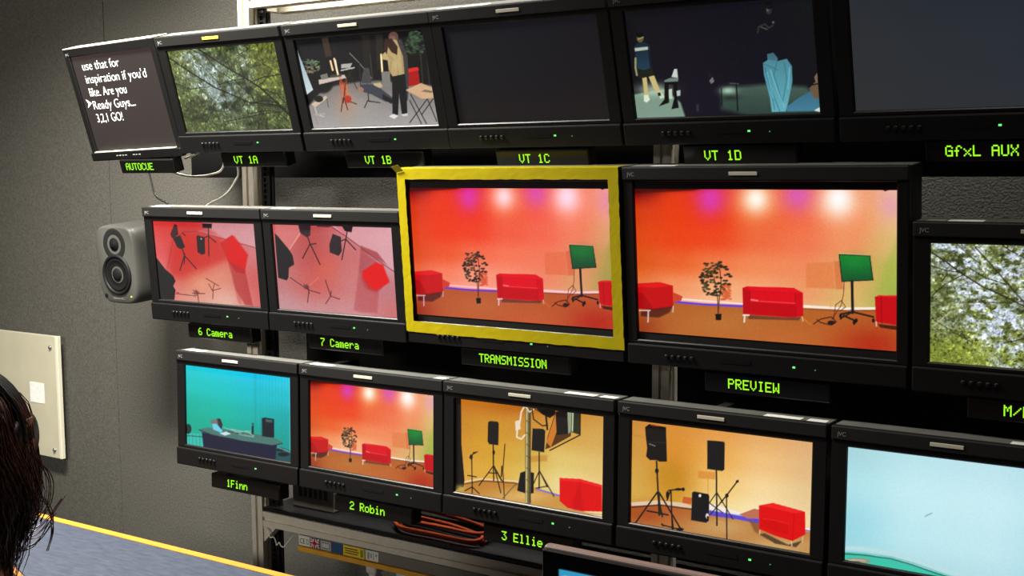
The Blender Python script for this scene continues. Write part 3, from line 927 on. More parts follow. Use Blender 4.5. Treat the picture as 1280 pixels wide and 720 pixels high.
def pic_speakers_pole():
    p = Pic([(570.0, 497.6), (754.7, 520.4), (753.1, 646.2), (569.7, 613.9)], (3.13, 550, 460), 260, 150)
    p.bg([(196, 112, 20), (198, 116, 26), (206, 130, 40), (204, 140, 50), (206, 150, 70)],
         [(202, 132, 34), (206, 146, 40), (206, 144, 50), (212, 164, 74), (214, 168, 84)],
         [(210, 146, 44), (214, 158, 46), (212, 170, 70), (226, 196, 110), (224, 190, 112)],
         [(216, 160, 60), (220, 170, 60), (224, 190, 96), (234, 216, 146), (236, 206, 140)],
         [(220, 172, 80), (222, 180, 70), (230, 206, 120), (240, 226, 160), (238, 212, 150)])
    p.glow(330, 150, 120, 30, (176, 90, 14), .7)
    p.poly(((60, 456), (160, 436), (290, 446), (380, 470), (470, 500), (560, 560), (640, 590), (60, 490)), (190, 124, 44), soft=4, col2=(206, 160, 84))
    p.glow(330, 500, 110, 26, (226, 186, 110), .8)
    p.line(((92, 446), (160, 434), (290, 442), (330, 452)), 6, (232, 206, 170))
    p.line(((96, 454), (160, 442), (290, 450), (330, 460)), 4, (90, 54, 26), .8)
    p.line(((380, 474), (470, 500)), 7, (120, 110, 210), .9)
    p.poly(((60, 100), (82, 106), (84, 300), (96, 440), (92, 465), (60, 478)), (16, 12, 10))
    p.glow(80, 470, 18, 14, (200, 180, 90), .8)
    # first loudspeaker on tripod
    p.poly(((188, 212), (196, 207), (226, 210), (230, 218), (228, 302), (192, 298), (186, 286)), (24, 20, 18))
    p.line(((208, 300), (210, 440)), 5, (34, 26, 20))
    p.ell(210, 330, 5, 9, (24, 20, 18))
    for a, b in (((208, 384), (152, 460)), ((212, 384), (238, 488)), ((212, 386), (246, 446)), ((190, 410), (228, 412)), ((210, 384), (240, 440))):
        p.line((a, b), 4, (34, 26, 20))
    # boom stand, thin stand
    for a, b in (((124, 350), (126, 470)), ((116, 350), (132, 334)), ((132, 332), (146, 328)), ((126, 465), (98, 480)), ((126, 465), (154, 492)), ((108, 420), (142, 426)), ((126, 465), (126, 490))):
        p.line((a, b), 4, (30, 24, 22))
    p.ell(122, 348, 6, 10, (30, 24, 22))
    p.ell(134, 332, 6, 4, (30, 24, 22))
    p.line(((254, 298), (246, 400), (252, 510)), 4, (70, 40, 24))
    p.line(((242, 384), (240, 424)), 5, (60, 34, 22))
    p.line(((330, 440), (290, 460), (246, 510)), 4, (110, 96, 56))
    # second loudspeaker
    p.poly(((334, 345), (420, 340), (420, 365), (334, 368)), (186, 118, 40), .5, 6)
    p.poly(((362, 236), (404, 238), (412, 246), (408, 330), (358, 322)), (26, 22, 20))
    p.line(((388, 330), (388, 470)), 5, (34, 28, 22))
    for a, b in (((388, 404), (358, 470)), ((390, 404), (446, 502)), ((390, 404), (420, 466)), ((376, 470), (420, 462))):
        p.line((a, b), 4, (40, 30, 24))
    # box on the floor
    p.poly(((302, 480), (314, 410), (336, 402), (368, 410), (366, 490), (340, 492)), (24, 20, 22))
    # pole with cables
    p.line(((345, 140), (344, 330), (345, 526)), 22, (112, 98, 56))
    p.line(((340, 140), (338, 526)), 6, (206, 192, 130), .9)
    p.line(((352, 150), (352, 526)), 4, (56, 46, 24), .9)
    for k in range(8):
        p.line(((338, 160 + k * 46), (352, 170 + k * 46)), 3, (70, 58, 30), .7)
    p.line(((330, 150), (318, 172), (312, 215), (302, 246), (300, 270), (318, 278), (332, 262)), 6, (236, 224, 200))
    p.line(((334, 150), (350, 172), (366, 162)), 5, (226, 214, 190))
    p.poly(((294, 208), (310, 204), (316, 238), (296, 246)), (232, 220, 196))
    p.line(((360, 160), (366, 200), (400, 226), (420, 224)), 5, (50, 40, 30))
    p.line(((366, 156), (420, 190)), 4, (60, 48, 34))
    # lamp with barn doors
    p.poly(((376, 156), (450, 150), (452, 180), (430, 196), (398, 180)), (22, 18, 16))
    p.poly(((452, 170), (498, 160), (520, 170), (512, 266), (434, 310), (412, 318), (420, 270)), (86, 50, 20))
    p.poly(((454, 172), (498, 164), (502, 258), (448, 262)), (26, 22, 20))
    p.poly(((416, 290), (452, 180), (456, 250), (434, 310)), (206, 120, 40))
    p.poly(((498, 160), (516, 164), (512, 250), (502, 258)), (150, 160, 130))
    p.poly(((516, 164), (549, 170), (549, 262), (512, 250)), (44, 48, 30))
    p.line(((549, 168), (548, 262), (430, 322)), 5, (48, 30, 14))
    p.line(((520, 166), (518, 246)), 5, (210, 220, 180))
    p.line(((414, 180), (420, 240)), 7, (20, 16, 14))
    # red sofa back
    p.poly(((468, 430), (548, 434), (634, 458), (634, 562), (560, 560), (500, 548), (468, 520)), (222, 14, 16))
    p.poly(((468, 430), (548, 434), (634, 458), (634, 468), (548, 446), (470, 440)), (240, 36, 34))
    p.poly(((520, 520), (548, 440), (560, 560), (524, 554)), (196, 4, 8), .6, 10)
    p.line(((500, 550), (530, 562), (634, 574)), 4, (200, 150, 120), .8)
    p.grain(3)
    return p


def pic_speakers_sofa():
    p = Pic([(790.6, 524.9), (1015.8, 552.7), (1012.0, 691.8), (788.7, 652.5)], (3.063, 760, 485), 300, 170)
    p.bg([(206, 140, 60), (216, 142, 56), (226, 156, 76), (230, 172, 104), (222, 172, 120)],
         [(208, 150, 64), (218, 142, 46), (234, 172, 84), (240, 192, 126), (226, 184, 130)],
         [(212, 164, 72), (200, 134, 34), (240, 196, 112), (246, 214, 156), (232, 200, 146)],
         [(214, 170, 78), (214, 156, 50), (244, 222, 150), (250, 234, 190), (238, 216, 166)],
         [(220, 176, 100), (226, 180, 90), (244, 232, 190), (248, 240, 220), (240, 226, 190)])
    p.line(((92, 180), (140, 188)), 2, (160, 110, 50), .6)
    p.poly(((345, 318), (410, 322), (410, 350), (345, 345)), (216, 132, 50), .7, 5)
    p.line(((383, 345), (383, 430)), 4, (214, 150, 70), .8)
    p.glow(235, 350, 40, 90, (196, 140, 30), .5)
    p.poly(((80, 446), (200, 438), (320, 458), (400, 474), (500, 494), (580, 510), (780, 552), (790, 660), (80, 520)), (178, 92, 34), soft=4, col2=(196, 150, 88))
    p.glow(440, 530, 130, 40, (206, 166, 104), .8)
    p.glow(650, 600, 120, 30, (206, 168, 110), .8)
    p.glow(140, 480, 90, 40, (166, 70, 26), .8)
    p.poly(((88, 438), (190, 430), (290, 440), (320, 452), (320, 462), (200, 446), (90, 452)), (226, 196, 166))
    p.line(((92, 456), (200, 448), (320, 464)), 6, (70, 40, 30), .8)
    p.poly(((288, 416), (322, 420), (318, 446), (284, 440)), (196, 88, 40), .9)
    p.poly(((388, 466), (502, 484), (580, 498), (580, 520), (500, 504), (388, 488)), (92, 74, 206))
    p.poly(((388, 440), (505, 476), (600, 486), (580, 500), (500, 488), (388, 468)), (244, 236, 240), .8, 4)
    p.poly(((502, 484), (560, 462), (582, 466), (580, 500), (536, 500)), (190, 112, 84))
    p.line(((754, 544), (780, 549)), 5, (120, 110, 210))
    p.line(((756, 538), (780, 543)), 4, (250, 246, 244))
    p.line(((410, 505), (440, 515)), 3, (226, 170, 90), .6)
    # big loudspeaker, left
    p.poly(((142, 150), (158, 138), (222, 150), (226, 282), (196, 282), (188, 276), (160, 276), (146, 262), (150, 230), (144, 180)), (24, 20, 18))
    p.line(((165, 142), (192, 146)), 3, (200, 50, 40))
    p.line(((152, 206), (222, 210)), 3, (46, 40, 36))
    p.line(((158, 214), (180, 222)), 4, (120, 116, 110))
    p.line(((186, 280), (196, 486)), 6, (30, 26, 24))
    p.ell(187, 317, 7, 10, (28, 24, 22))
    for a, b in (((188, 400), (106, 516)), ((196, 400), (276, 536)), ((190, 404), (208, 492)), ((150, 470), (230, 486)), ((196, 410), (198, 486))):
        p.line((a, b), 6, (34, 28, 26))
    # boom stand
    for a, b in (((241, 392), (246, 540)), ((232, 392), (290, 386)), ((238, 396), (226, 430)), ((206, 524), (284, 544)), ((246, 500), (250, 540)), ((206, 520), (212, 528))):
        p.line((a, b), 5, (26, 22, 22))
    p.ell(228, 410, 6, 16, (26, 22, 22))
    p.ell(270, 388, 14, 5, (26, 22, 22))
    p.ell(288, 388, 6, 7, (26, 22, 22))
    p.ell(276, 541, 14, 6, (26, 22, 22))
    # right loudspeaker
    p.poly(((380, 200), (442, 205), (447, 210), (446, 312), (438, 318), (380, 310)), (26, 24, 24))
    p.line(((415, 316), (417, 526)), 6, (34, 30, 28))
    for a, b in (((415, 402), (388, 440)), ((418, 402), (478, 502)), ((388, 440), (440, 478)), ((440, 430), (390, 486)), ((418, 404), (440, 440))):
        p.line((a, b), 4, (44, 38, 36))
    p.line(((498, 354), (452, 414), (430, 440)), 5, (40, 34, 32))
    p.ell(495, 358, 6, 5, (40, 34, 32))
    p.ell(455, 412, 7, 8, (36, 30, 28))
    p.line(((454, 414), (455, 582)), 5, (40, 34, 30))
    # box on the floor
    p.poly(((322, 400), (330, 396), (384, 406), (388, 414), (386, 508), (376, 516), (318, 506)), (24, 22, 24))
    p.ell(352, 412, 5, 6, (226, 226, 226))
    p.ell(380, 490, 6, 10, (226, 226, 226))
    p.ell(382, 495, 4, 5, (24, 22, 24))
    # red sofa
    p.poly(((580, 560), (600, 556), (690, 600), (745, 584), (720, 610), (640, 596)), (70, 50, 34), .85, 5)
    p.poly(((540, 506), (580, 520), (578, 552), (610, 580), (560, 548)), (120, 74, 40), .7, 8)
    p.poly(((578, 450), (632, 440), (755, 474), (756, 560), (706, 586), (640, 566), (578, 540)), (222, 12, 14))
    p.poly(((578, 450), (632, 440), (755, 474), (716, 480), (640, 462)), (240, 34, 32))
    p.poly(((586, 500), (640, 506), (690, 520), (690, 560), (640, 552), (586, 532)), (206, 6, 8), .7, 6)
    p.line(((712, 482), (706, 584)), 3, (190, 0, 4), .7)
    p.line(((590, 500), (640, 506), (690, 520)), 3, (244, 50, 46), .7)
    for a, b in (((582, 545), (580, 560)), ((702, 586), (704, 606)), ((746, 570), (744, 590))):
        p.line((a, b), 4, (214, 190, 150))
    p.grain(3)
    return p


def pic_white_set():
    p = Pic([(1060.3, 558.2), (1341.1, 592.8), (1334.0, 748.5), (1056.1, 699.5)], (2.769, 1020, 460), 260, 146)
    p.bg([(170, 214, 222), (186, 228, 236), (190, 228, 238), (170, 220, 232)],
         [(176, 226, 234), (196, 236, 242), (200, 236, 243), (180, 226, 236)],
         [(156, 216, 228), (190, 232, 240), (194, 232, 240), (170, 220, 234)],
         [(160, 216, 226), (178, 222, 230), (180, 222, 230), (166, 212, 226)])
    p.poly(((90, 636), (140, 640), (260, 660), (400, 702), (520, 740), (800, 800), (90, 800)), (64, 196, 170), soft=3)
    p.line(((90, 622), (170, 626), (270, 642), (400, 686), (520, 724), (720, 760)), 14, (186, 222, 226))
    p.line(((90, 642), (170, 648), (260, 660), (330, 680), (420, 712), (540, 750)), 4, (30, 92, 84))
    p.line(((90, 636), (170, 642), (260, 654), (340, 676), (440, 712), (560, 750)), 4, (110, 196, 184))
    p.ell(140, 668, 48, 10, (150, 140, 116))
    p.ell(135, 668, 36, 6, (196, 190, 170))
    p.ell(140, 670, 20, 3, (120, 112, 96))
    p.line(((378, 514), (388, 508), (402, 502)), 2.5, (96, 120, 120), .8)
    p.grain(2)
    return p


def pic_menu():
    p = Pic([(0, 0), (100, 0), (100, 60), (0, 60)], (1, 0, 0), 200, 120)
    p.bg([(40, 52, 74), (44, 56, 78)], [(36, 46, 66), (40, 50, 70)])
    p.poly(((0, 0), (100, 0), (100, 7.5), (0, 7.5)), (54, 150, 190))
    for y in (9.5, 13.5, 18, 22.5, 27, 31.5, 36, 40.5, 45, 49.5, 54):
        x = 2
        while x < 92:
            w = 2 + 7 * p.rng.random()
            p.line(((x, y), (x + w, y)), 1.1, (150, 160, 176), .75)
            x += w + 2.5 + 9 * p.rng.random() ** 3
    for x in (20, 23, 25.5, 28.5, 31.5):
        p.line(((x, 3), (x + 1.2, 3)), 1.8, (196, 226, 236), .8)
    p.line(((2, 3), (4.5, 3)), 1.6, (130, 190, 216), .8)
    return p


# ------------------------------------------------------------------ the room
def struct(name, bm, m):
    o = link_mesh(name, bm, m)
    o['kind'] = 'structure'
    return o


bm = bmesh.new()
box(bm, -6.0, -3.30, 2.597, 2.75, 0, 2.75)                              # two fabric-covered sections meeting in a butt seam
box(bm, -3.30, 3.2, 2.60, 2.75, 0, 2.75)
struct('wall_back', bm, M['fabric'])
bm = bmesh.new()
box(bm, -6.1, -6.0, -2.6, 2.75, 0, 2.75)
struct('wall_left', bm, M['fabric'])
bm = bmesh.new()
box(bm, 3.2, 3.3, -2.6, 2.75, 0, 2.75)
struct('wall_right', bm, M['fabric'])
bm = bmesh.new()
box(bm, -6.1, 3.3, -2.7, -2.6, 0, 2.75)
struct('wall_rear', bm, M['fabric'])
bm = bmesh.new()
box(bm, -6.1, 3.3, -2.7, 2.75, -0.1, 0)
struct('floor', bm, M['floor'])
bm = bmesh.new()
box(bm, -6.1, 3.3, -2.7, 2.75, 2.75, 2.85)
struct('ceiling', bm, M['ceil'])

# ------------------------------------------------------------------ aluminium rack
RY = 2.25


def profile(bm, a, b, s=0.04):
    """square extrusion between a and b with a slot along each long face"""
    a, b = Vector(a), Vector(b)
    d = (b - a).normalized()
    u = Vector((0, 1, 0)) if abs(d.y) < .9 else Vector((1, 0, 0))
    v = d.cross(u)
    h, g, t = s / 2, 0.005, 0.007
    sec = []
    for k in range(4):
        c, sn = [(1, 0), (0, 1), (-1, 0), (0, -1)][k]
        for x, y in ((h, -h), (h, -g), (h - t, -g), (h - t, g), (h, g)):
            sec.append((x * c - y * sn, x * sn + y * c))
    A = [bm.verts.new(a + u * x + v * y) for x, y in sec]
    B = [bm.verts.new(b + u * x + v * y) for x, y in sec]
    n = len(sec)
    for k in range(n):
        bm.faces.new((A[k], A[(k + 1) % n], B[(k + 1) % n], B[k]))
    bm.faces.new(A[::-1])
    bm.faces.new(B)


rack = tag(empty('equipment_rack', (-2.3, RY, 0)), 'tall aluminium profile rack carrying the wall of monitors', 'rack')


def rackpart(name, bm, m):
    o = link_mesh(name, bm, m, rack)
    o.location = (2.3, -RY, 0)
    return o


for x in (-2.30, -1.095, 0.13):
    bm = bmesh.new()
    profile(bm, (x, RY + .02, 0), (x, RY + .02, 2.16))
    rackpart('upright', bm, M['alu'])
for y, z in ((RY + .02, 2.039), (2.38, 2.039), (RY + .02, 0.664), (RY + .02, 1.80), (RY + .02, 1.37), (RY + .02, 0.985)):
    bm = bmesh.new()
    if y < 2.3:
        for xa, xb in ((-2.279, -1.116), (-1.074, 0.109)):
            profile(bm, (xa, y, z), (xb, y, z))
    else:
        profile(bm, (-2.30, y, z), (0.15, y, z))
    rackpart('rail', bm, M['alu'])
bm = bmesh.new()
profile(bm, (-2.30, RY + .042, 2.039), (-2.30, 2.359, 2.039))
rackpart('cross_rail', bm, M['alu'])
bm = bmesh.new()                                                        # triangular gusset under the bottom rail
t = bmesh.new()
vs = [t.verts.new(c) for c in ((-2.279, RY + .004, .643), (-2.235, RY + .004, .643), (-2.279, RY + .004, .599))]
f = t.faces.new(vs)
r = bmesh.ops.extrude_face_region(t, geom=[f])
bmesh.ops.translate(t, verts=[v for v in r['geom'] if isinstance(v, bmesh.types.BMVert)], vec=(0, .032, 0))
merge(bm, t)
rackpart('corner_gusset', bm, M['alu'])
bm = bmesh.new()                                                        # black strip with square holes beside the upright
for k in range(140):
    z = 0.02 + k * 0.015
    box(bm, -2.279, -2.271, RY + .03, RY + .037, z, z + .015)
    box(bm, -2.258, -2.250, RY + .03, RY + .037, z, z + .015)
    box(bm, -2.271, -2.258, RY + .03, RY + .037, z, z + .005)
box(bm, -2.279, -2.242, RY + .037, RY + .041, 0.02, 2.01)
rackpart('rack_strip', bm, M['black'])
bm = bmesh.new()
box(bm, -2.279, 0.109, RY + .002, 2.43, 0.685, 0.695, .002)
rackpart('shelf', bm, M['black'])

for x0, z0, z1 in ((-2.72, 1.58, 1.96), (-2.278, .70, 1.455)):            # black boards added behind the frame, standing in for shade in the gaps
    bm = bmesh.new()
    box(bm, x0, 0.15, 2.435, 2.443, z0, z1, .001)
    for x in (-2.1, -1.0, .05):
        box(bm, x - .012, x + .012, 2.26, 2.437, (z0 + z1) / 2 - .012, (z0 + z1) / 2 + .012, .001)
    rackpart('gap_shade_board', bm, M['gapshade'])

# ------------------------------------------------------------------ monitors
ROWS = [(0.27224, 1.7999, 2.0956), (0.08002, 1.3659, 2.1042), (0.08002, 1.4171, 2.1042), (-0.02233, 0.9944, 2.0871)]


def row_point(r, u, v, off=0.0):
    """point of a row's tilted front plane; off = behind the plane"""
    th, z, y = ROWS[r]
    return (u, y - v * math.sin(th) + off * math.cos(th), z + v * math.cos(th) + off * math.sin(th))


def knob(bm, x, z, y, r, d):
    lathe(bm, [(r, y), (r, y - d * .8), (r * .8, y - d)], 12, 'y', (x, 0, z))


def monitor(row, u0, pic, label, labels=(), led=.28, big=False, yellow=False, dot=True, logo=True):
    """u0 = left edge of the picture; the front plane of the row is y = 0 in local space"""
    if big:
        W, top, bot, w, h, off = .554, .187, -.207, .5084, .5084 * 9 / 16, .0232
        hz, lipz = .158, -.166
    else:
        W, top, bot, w, h, off = .428, .142, -.158, .37, .2085, .029
        hz, lipz = .1043, -.113
    th = ROWS[row][0]
    dep = .085 if big else .055
    r = empty('studio_monitor', row_point(row, u0 - off + W / 2, bot), (th, 0, 0))
    tag(r, label, 'monitor', 'black studio monitors on the rack')
    Z = -bot                                                            # local height of the plane's v = 0
    L, R_ = -W / 2, W / 2
    px0 = L + off
    hx0, hx1 = (px0 - .001, px0 + w + .001)
    bm = bmesh.new()
    box(bm, L + .001, R_ - .001, .0012, dep, 0.002, Z + top - .001, .003)
    box(bm, L + .05, R_ - .05, dep - .002, dep + .035, .05, Z + top - .05, .006)
    for k in range(12):
        x = L + .08 + k * (W - .16) / 11
        box(bm, x - .004, x + .004, dep + .034, dep + .037, .09, Z + top - .09)
    link_mesh('housing', bm, M['plastic'], r)
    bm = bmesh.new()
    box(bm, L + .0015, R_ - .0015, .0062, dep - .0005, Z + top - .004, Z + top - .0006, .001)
    link_mesh('toplit_sheet', bm, M['toplit'], r)  # thin added sheet; light from above is put into its colour
    bm = bmesh.new()
    frame_ring(bm, L, R_, Z + lipz, Z + top - .026, hx0, hx1, Z - hz, Z + hz, -.006, .004, .002)
    link_mesh('bezel', bm, M['bezel'], r)
    bm = bmesh.new()
    box(bm, L, R_, -.010, .006, Z + top - .026, Z + top, .0025)
    link_mesh('top_strip', bm, M['plastic'], r)
    bm = bmesh.new()
    box(bm, L, R_, -.011, .006, 0, Z + lipz, .003)
    cp = link_mesh('control_panel', bm, M['control'], r)
    for k in range(5):
        bm = bmesh.new()
        knob(bm, L + .088 + k * .0135, -bot + lipz - .021, -.011, .0045, .004)
        link_mesh('knob', bm, M['black'], cp, True)
    bm = bmesh.new()
    box(bm, L + .2, L + .262, -.0118, -.0105, Z + lipz - .024, Z + lipz - .016)
    link_mesh('button_row', bm, M['black'], cp)
    bm = bmesh.new()
    box(bm, L + led, L + led + .005, -.0122, -.0105, Z + lipz - .0218, Z + lipz - .0185)
    link_mesh('power_light', bm, M['ledgreen'], cp)
    if dot:
        bm = bmesh.new()
        lathe(bm, [(.0014, -.0105), (.0014, -.0122)], 8, 'y', (L + led + .043, 0, Z + lipz - .022))
        link_mesh('standby_light', bm, M['leddim'], cp)
    bm = bmesh.new()
    cx = 0.0 if big else -.012
    if big:
        cx = L + .253
    box(bm, cx - .028, cx + .028, -.0118, -.009, Z + top - .017, Z + top - .010, .0008)
    link_mesh('tally_lamp', bm, M['lampyellow'] if yellow else M['lampwhite'], r)
    if logo:
        text_mesh('logo', 'JVC', .0105, M['logo'], r, (L + .012, -.0105, Z + top - .018), spacing=.95)
    for a, b, c in labels:                                              # paper labels stuck on the top face
        bm = bmesh.new()
        box(bm, L + a, L + b, .007, .029, Z + top - .0011, Z + top - .0001)
        link_mesh('paper_label', bm, M[c], r)
    pic.mesh('screen', w, h, r, (px0 + w / 2, 0, Z))
    bm = bmesh.new()                                                    # arm back to the rack rail
    zr = {0: 1.80, 1: 1.37, 2: 1.37, 3: .985}[row]
    inv = Matrix.Rotation(-th, 4, 'X')
    base = Vector(row_point(row, 0, bot))
    a = Vector((0, dep + .03, Z))
    b = inv @ Vector((0, RY + .002 - base.y, zr - base.z))
    b.x = 0
    tube(bm, [a, b], .018, 12)
    box(bm, -.05, .05, dep + .033, dep + .039, Z - .05, Z + .05, .002)
    link_mesh('mount_arm', bm, M['darkmetal'], r)
    return r


P_SET = pic_set()
P_AIR = pic_set(360, 204, True)
P_SET_S = pic_set(240, 136)
WL, WR = ((.02, .082, 'paper'),), ((.30, .372, 'paper'), (.384, .420, 'paper'))
m_list = {}
m_list['willow'] = monitor(0, -2.3832, pic_willow(), 'black top row monitor showing dark green tree branches, beside the prompter screen', ((.02, .082, 'paper'),), .28, yellow=True, dot=False)
m_list['rehearsal'] = monitor(0, -1.9469, pic_rehearsal(), 'black top row monitor showing people standing in a cluttered studio', ((.02, .09, 'paper'),), .275, dot=False)
m_list['black'] = monitor(0, -1.5202, pic_blank(), 'black top row monitor with blank black screen, above the yellow taped one', ((.012, .068, 'paper'), (.078, .14, 'paper')), .27)
m_list['stage'] = monitor(0, -1.0883, pic_stage(), 'black top row monitor showing person in pale blue jeans on dark stage', (), .262)
m_list['grey'] = monitor(0, -.653, pic_blank(False), 'black monitor with blank dark grey screen at right end of top row', (), .27)
m_list['overhead'] = monitor(1, -2.4938, pic_overhead(), 'black middle row monitor beside the loudspeaker showing red overhead view', WL, .285)
m_list['pink'] = monitor(1, -2.0622, pic_overhead_pink(), 'black middle row monitor showing pink overhead view, left of the yellow taped one', WL, .273)
tx = monitor(2, -1.6381, P_AIR, 'large black monitor edged with yellow tape showing red studio set', (), .33, big=True, logo=False)
pv = monitor(2, -1.0773, P_SET, 'large untaped black monitor showing red sofas and green screen', ((.012, .048, 'papergrey'), (.052, .105, 'paper')), .345, big=True)
m_list['canopy'] = monitor(1, -.5095, pic_canopy(), 'black middle row monitor showing bright leaves against sky, at right edge', ((.018, .05, 'papergrey'), (.054, .112, 'paper')), .28)
m_list['desk'] = monitor(3, -2.3787, pic_newsdesk(), 'black bottom row monitor showing turquoise studio with curved desk', WL, .286, dot=False)
m_list['small_set'] = monitor(3, -1.9444, P_SET_S, 'small black bottom row monitor showing red sofas, plant and green screen', ((.02, .085, 'paper'), (.392, .42, 'paper')), .30)
m_list['pole'] = monitor(3, -1.5138, pic_speakers_pole(), 'black bottom row monitor showing metal pole, loudspeakers and red sofa back', WR, .285)
m_list['sofa'] = monitor(3, -1.0784, pic_speakers_sofa(), 'black bottom row monitor showing two raised loudspeakers and front of red sofa', WR, .285)
m_list['white'] = monitor(3, -.6425, pic_white_set(), 'black bottom row monitor showing pale ice blue picture, at right edge', WR, .285)

# yellow tape on the transmission monitor
rnd = random.Random(3)


def tape_strip(x0, x1, z0, z1, wrap=0.0):
    bm = bmesh.new()
    n = 40
    horizontal = (x1 - x0) > (z1 - z0)
    rows = [0, .33, .66, 1.0] + ([1.12, 1.5] if wrap else [])
    grid = []
    for i in range(n + 1):
        t = i / n
        col = []
        wob = rnd.uniform(-.0007, .0007)
        for q in rows:
            j = rnd.uniform(0, .0003)
            if horizontal:
                x, z = x0 + (x1 - x0) * t, z0 + (z1 - z0) * min(q, 1) + (wob if q in (0, 1.0) else 0)
            else:
                x, z = x0 + (x1 - x0) * min(q, 1) + (wob if q in (0, 1.0) else 0), z0 + (z1 - z0) * t
            y = -.0125 - j
            if q > 1:
                y = -.010 + (q - 1) * wrap * 2
                z = z1 + .0012
            col.append(bm.verts.new((x, y, z)))
        grid.append(col)
    for a, b in zip(grid, grid[1:]):
        for k in range(len(rows) - 1):
            bm.faces.new((a[k], b[k], b[k + 1], a[k + 1]))
    o = link_mesh('tape_strip', bm, M['tape'], tx)
    s = o.modifiers.new('thickness', 'SOLIDIFY')
    s.thickness = .0005
    o['label'] = 'yellow tape'
    return o


ZT = .207
tape_strip(-.277, .277, ZT + .163, ZT + .1865, .03)
tape_strip(-.2775, -.2555, ZT - .180, ZT + .184)
tape_strip(.2545, .2775, ZT - .180, ZT + .184)
tape_strip(-.274, .2785, ZT - .182, ZT - .157)
bm = bmesh.new()                                                        # loose curled corner of the tape
g = [[bm.verts.new((-.277 + .010 * i - .004 * j, -.0135 - .004 * j, ZT + .178 + .007 * j + .002 * i)) for i in range(3)] for j in range(3)]
for j in range(2):
    for i in range(2):
        bm.faces.new((g[j][i], g[j][i + 1], g[j + 1][i + 1], g[j + 1][i]))
o = link_mesh('tape_flap', bm, M['tape'], tx)
o.modifiers.new('thickness', 'SOLIDIFY').thickness = .0005

# prompter monitor: narrower, slim frame, silver top edge
PROLL = math.radians(1.64)                                              # it hangs slightly askew
pm = tag(empty('prompter_monitor', (-2.6157, 2.1603, 1.6355), (Matrix.Rotation(ROWS[0][0], 3, 'X') @ Matrix.Rotation(-PROLL, 3, 'Y')).to_euler()), 'narrow black prompter monitor with white script text, leftmost in top row', 'monitor')
Z = .172
bm = bmesh.new()
box(bm, -.183, .183, .0012, .045, .002, Z + .137, .004)
box(bm, -.12, .12, .043, .075, .05, .25, .006)
link_mesh('housing', bm, M['plastic'], pm)
bm = bmesh.new()
frame_ring(bm, -.1835, .1835, .016, Z + .138, -.1640, .1640, Z - .1462, Z + .1167, -.006, .004, .002)
link_mesh('bezel', bm, M['bezel'], pm)
bm = bmesh.new()
box(bm, -.1835, .1835, -.006, .045, Z + .138, Z + .1405, .001)
link_mesh('top_edge', bm, M['alu'], pm)
bm = bmesh.new()
box(bm, -.1835, .1835, -.012, .006, 0, .0235, .003)
cp = link_mesh('control_panel', bm, M['black'], pm)
for k in range(7):
    bm = bmesh.new()
    x = -.075 + k * .012 + (.02 if k > 3 else 0)
    box(bm, x, x + .007, -.0126, -.011, .012, .0145)
    link_mesh('button', bm, M['papergrey'], cp)
bm = bmesh.new()
box(bm, -.164, .164, -.0125, -.003, .0235, .0262, .001)
link_mesh('lower_trim', bm, M['lampwhite'], pm)
text_mesh('logo', 'JVC', .009, M['logo'], pm, (-.176, -.0065, Z + .121))
pic_prompter().mesh('screen', .3271, .2625, pm, (0, 0, Z - .01475))
M['white_text'] = mat('screen_text_white', (230, 230, 230), .5, emit=(240, 238, 236), estr=1.0)
M['white_text'].cycles.emission_sampling = 'NONE'
lines = ["use that for", "inspiration if you'd", "like. Are you", "Ready Guys...", "3,2,1 GO!"]
for k, s in enumerate(lines):
    wd_ = (.152, .246, .152, .172, .108)[k]
    o = text_mesh('screen_text', s, .0345, M['white_text'], pm, (-.130, -.0006, Z + .077 - k * .0358), width=wd_, extrude=.0002, thin=-.0004)
bm = bmesh.new()
z = Z + .077 - 2.5 * .0358
vs = [bm.verts.new((x, -.0006, zz)) for x, zz in ((-.152, z + .012), (-.132, z), (-.152, z - .012), (-.146, z))]
bm.faces.new(vs)
o = link_mesh('cue_arrow', bm, M['white_text'], pm)
o.modifiers.new('thickness', 'SOLIDIFY').thickness = .0004
bm = bmesh.new()
b = Matrix.Rotation(-ROWS[0][0], 4, 'X') @ (Vector((0, RY + .002, 1.80)) - Vector(row_point(0, 0, -.172)))
tube(bm, [(0, .06, Z), (.17, .09, Z), (.325, b.y, b.z)], .016, 10)
link_mesh('mount_arm', bm, M['darkmetal'], pm)

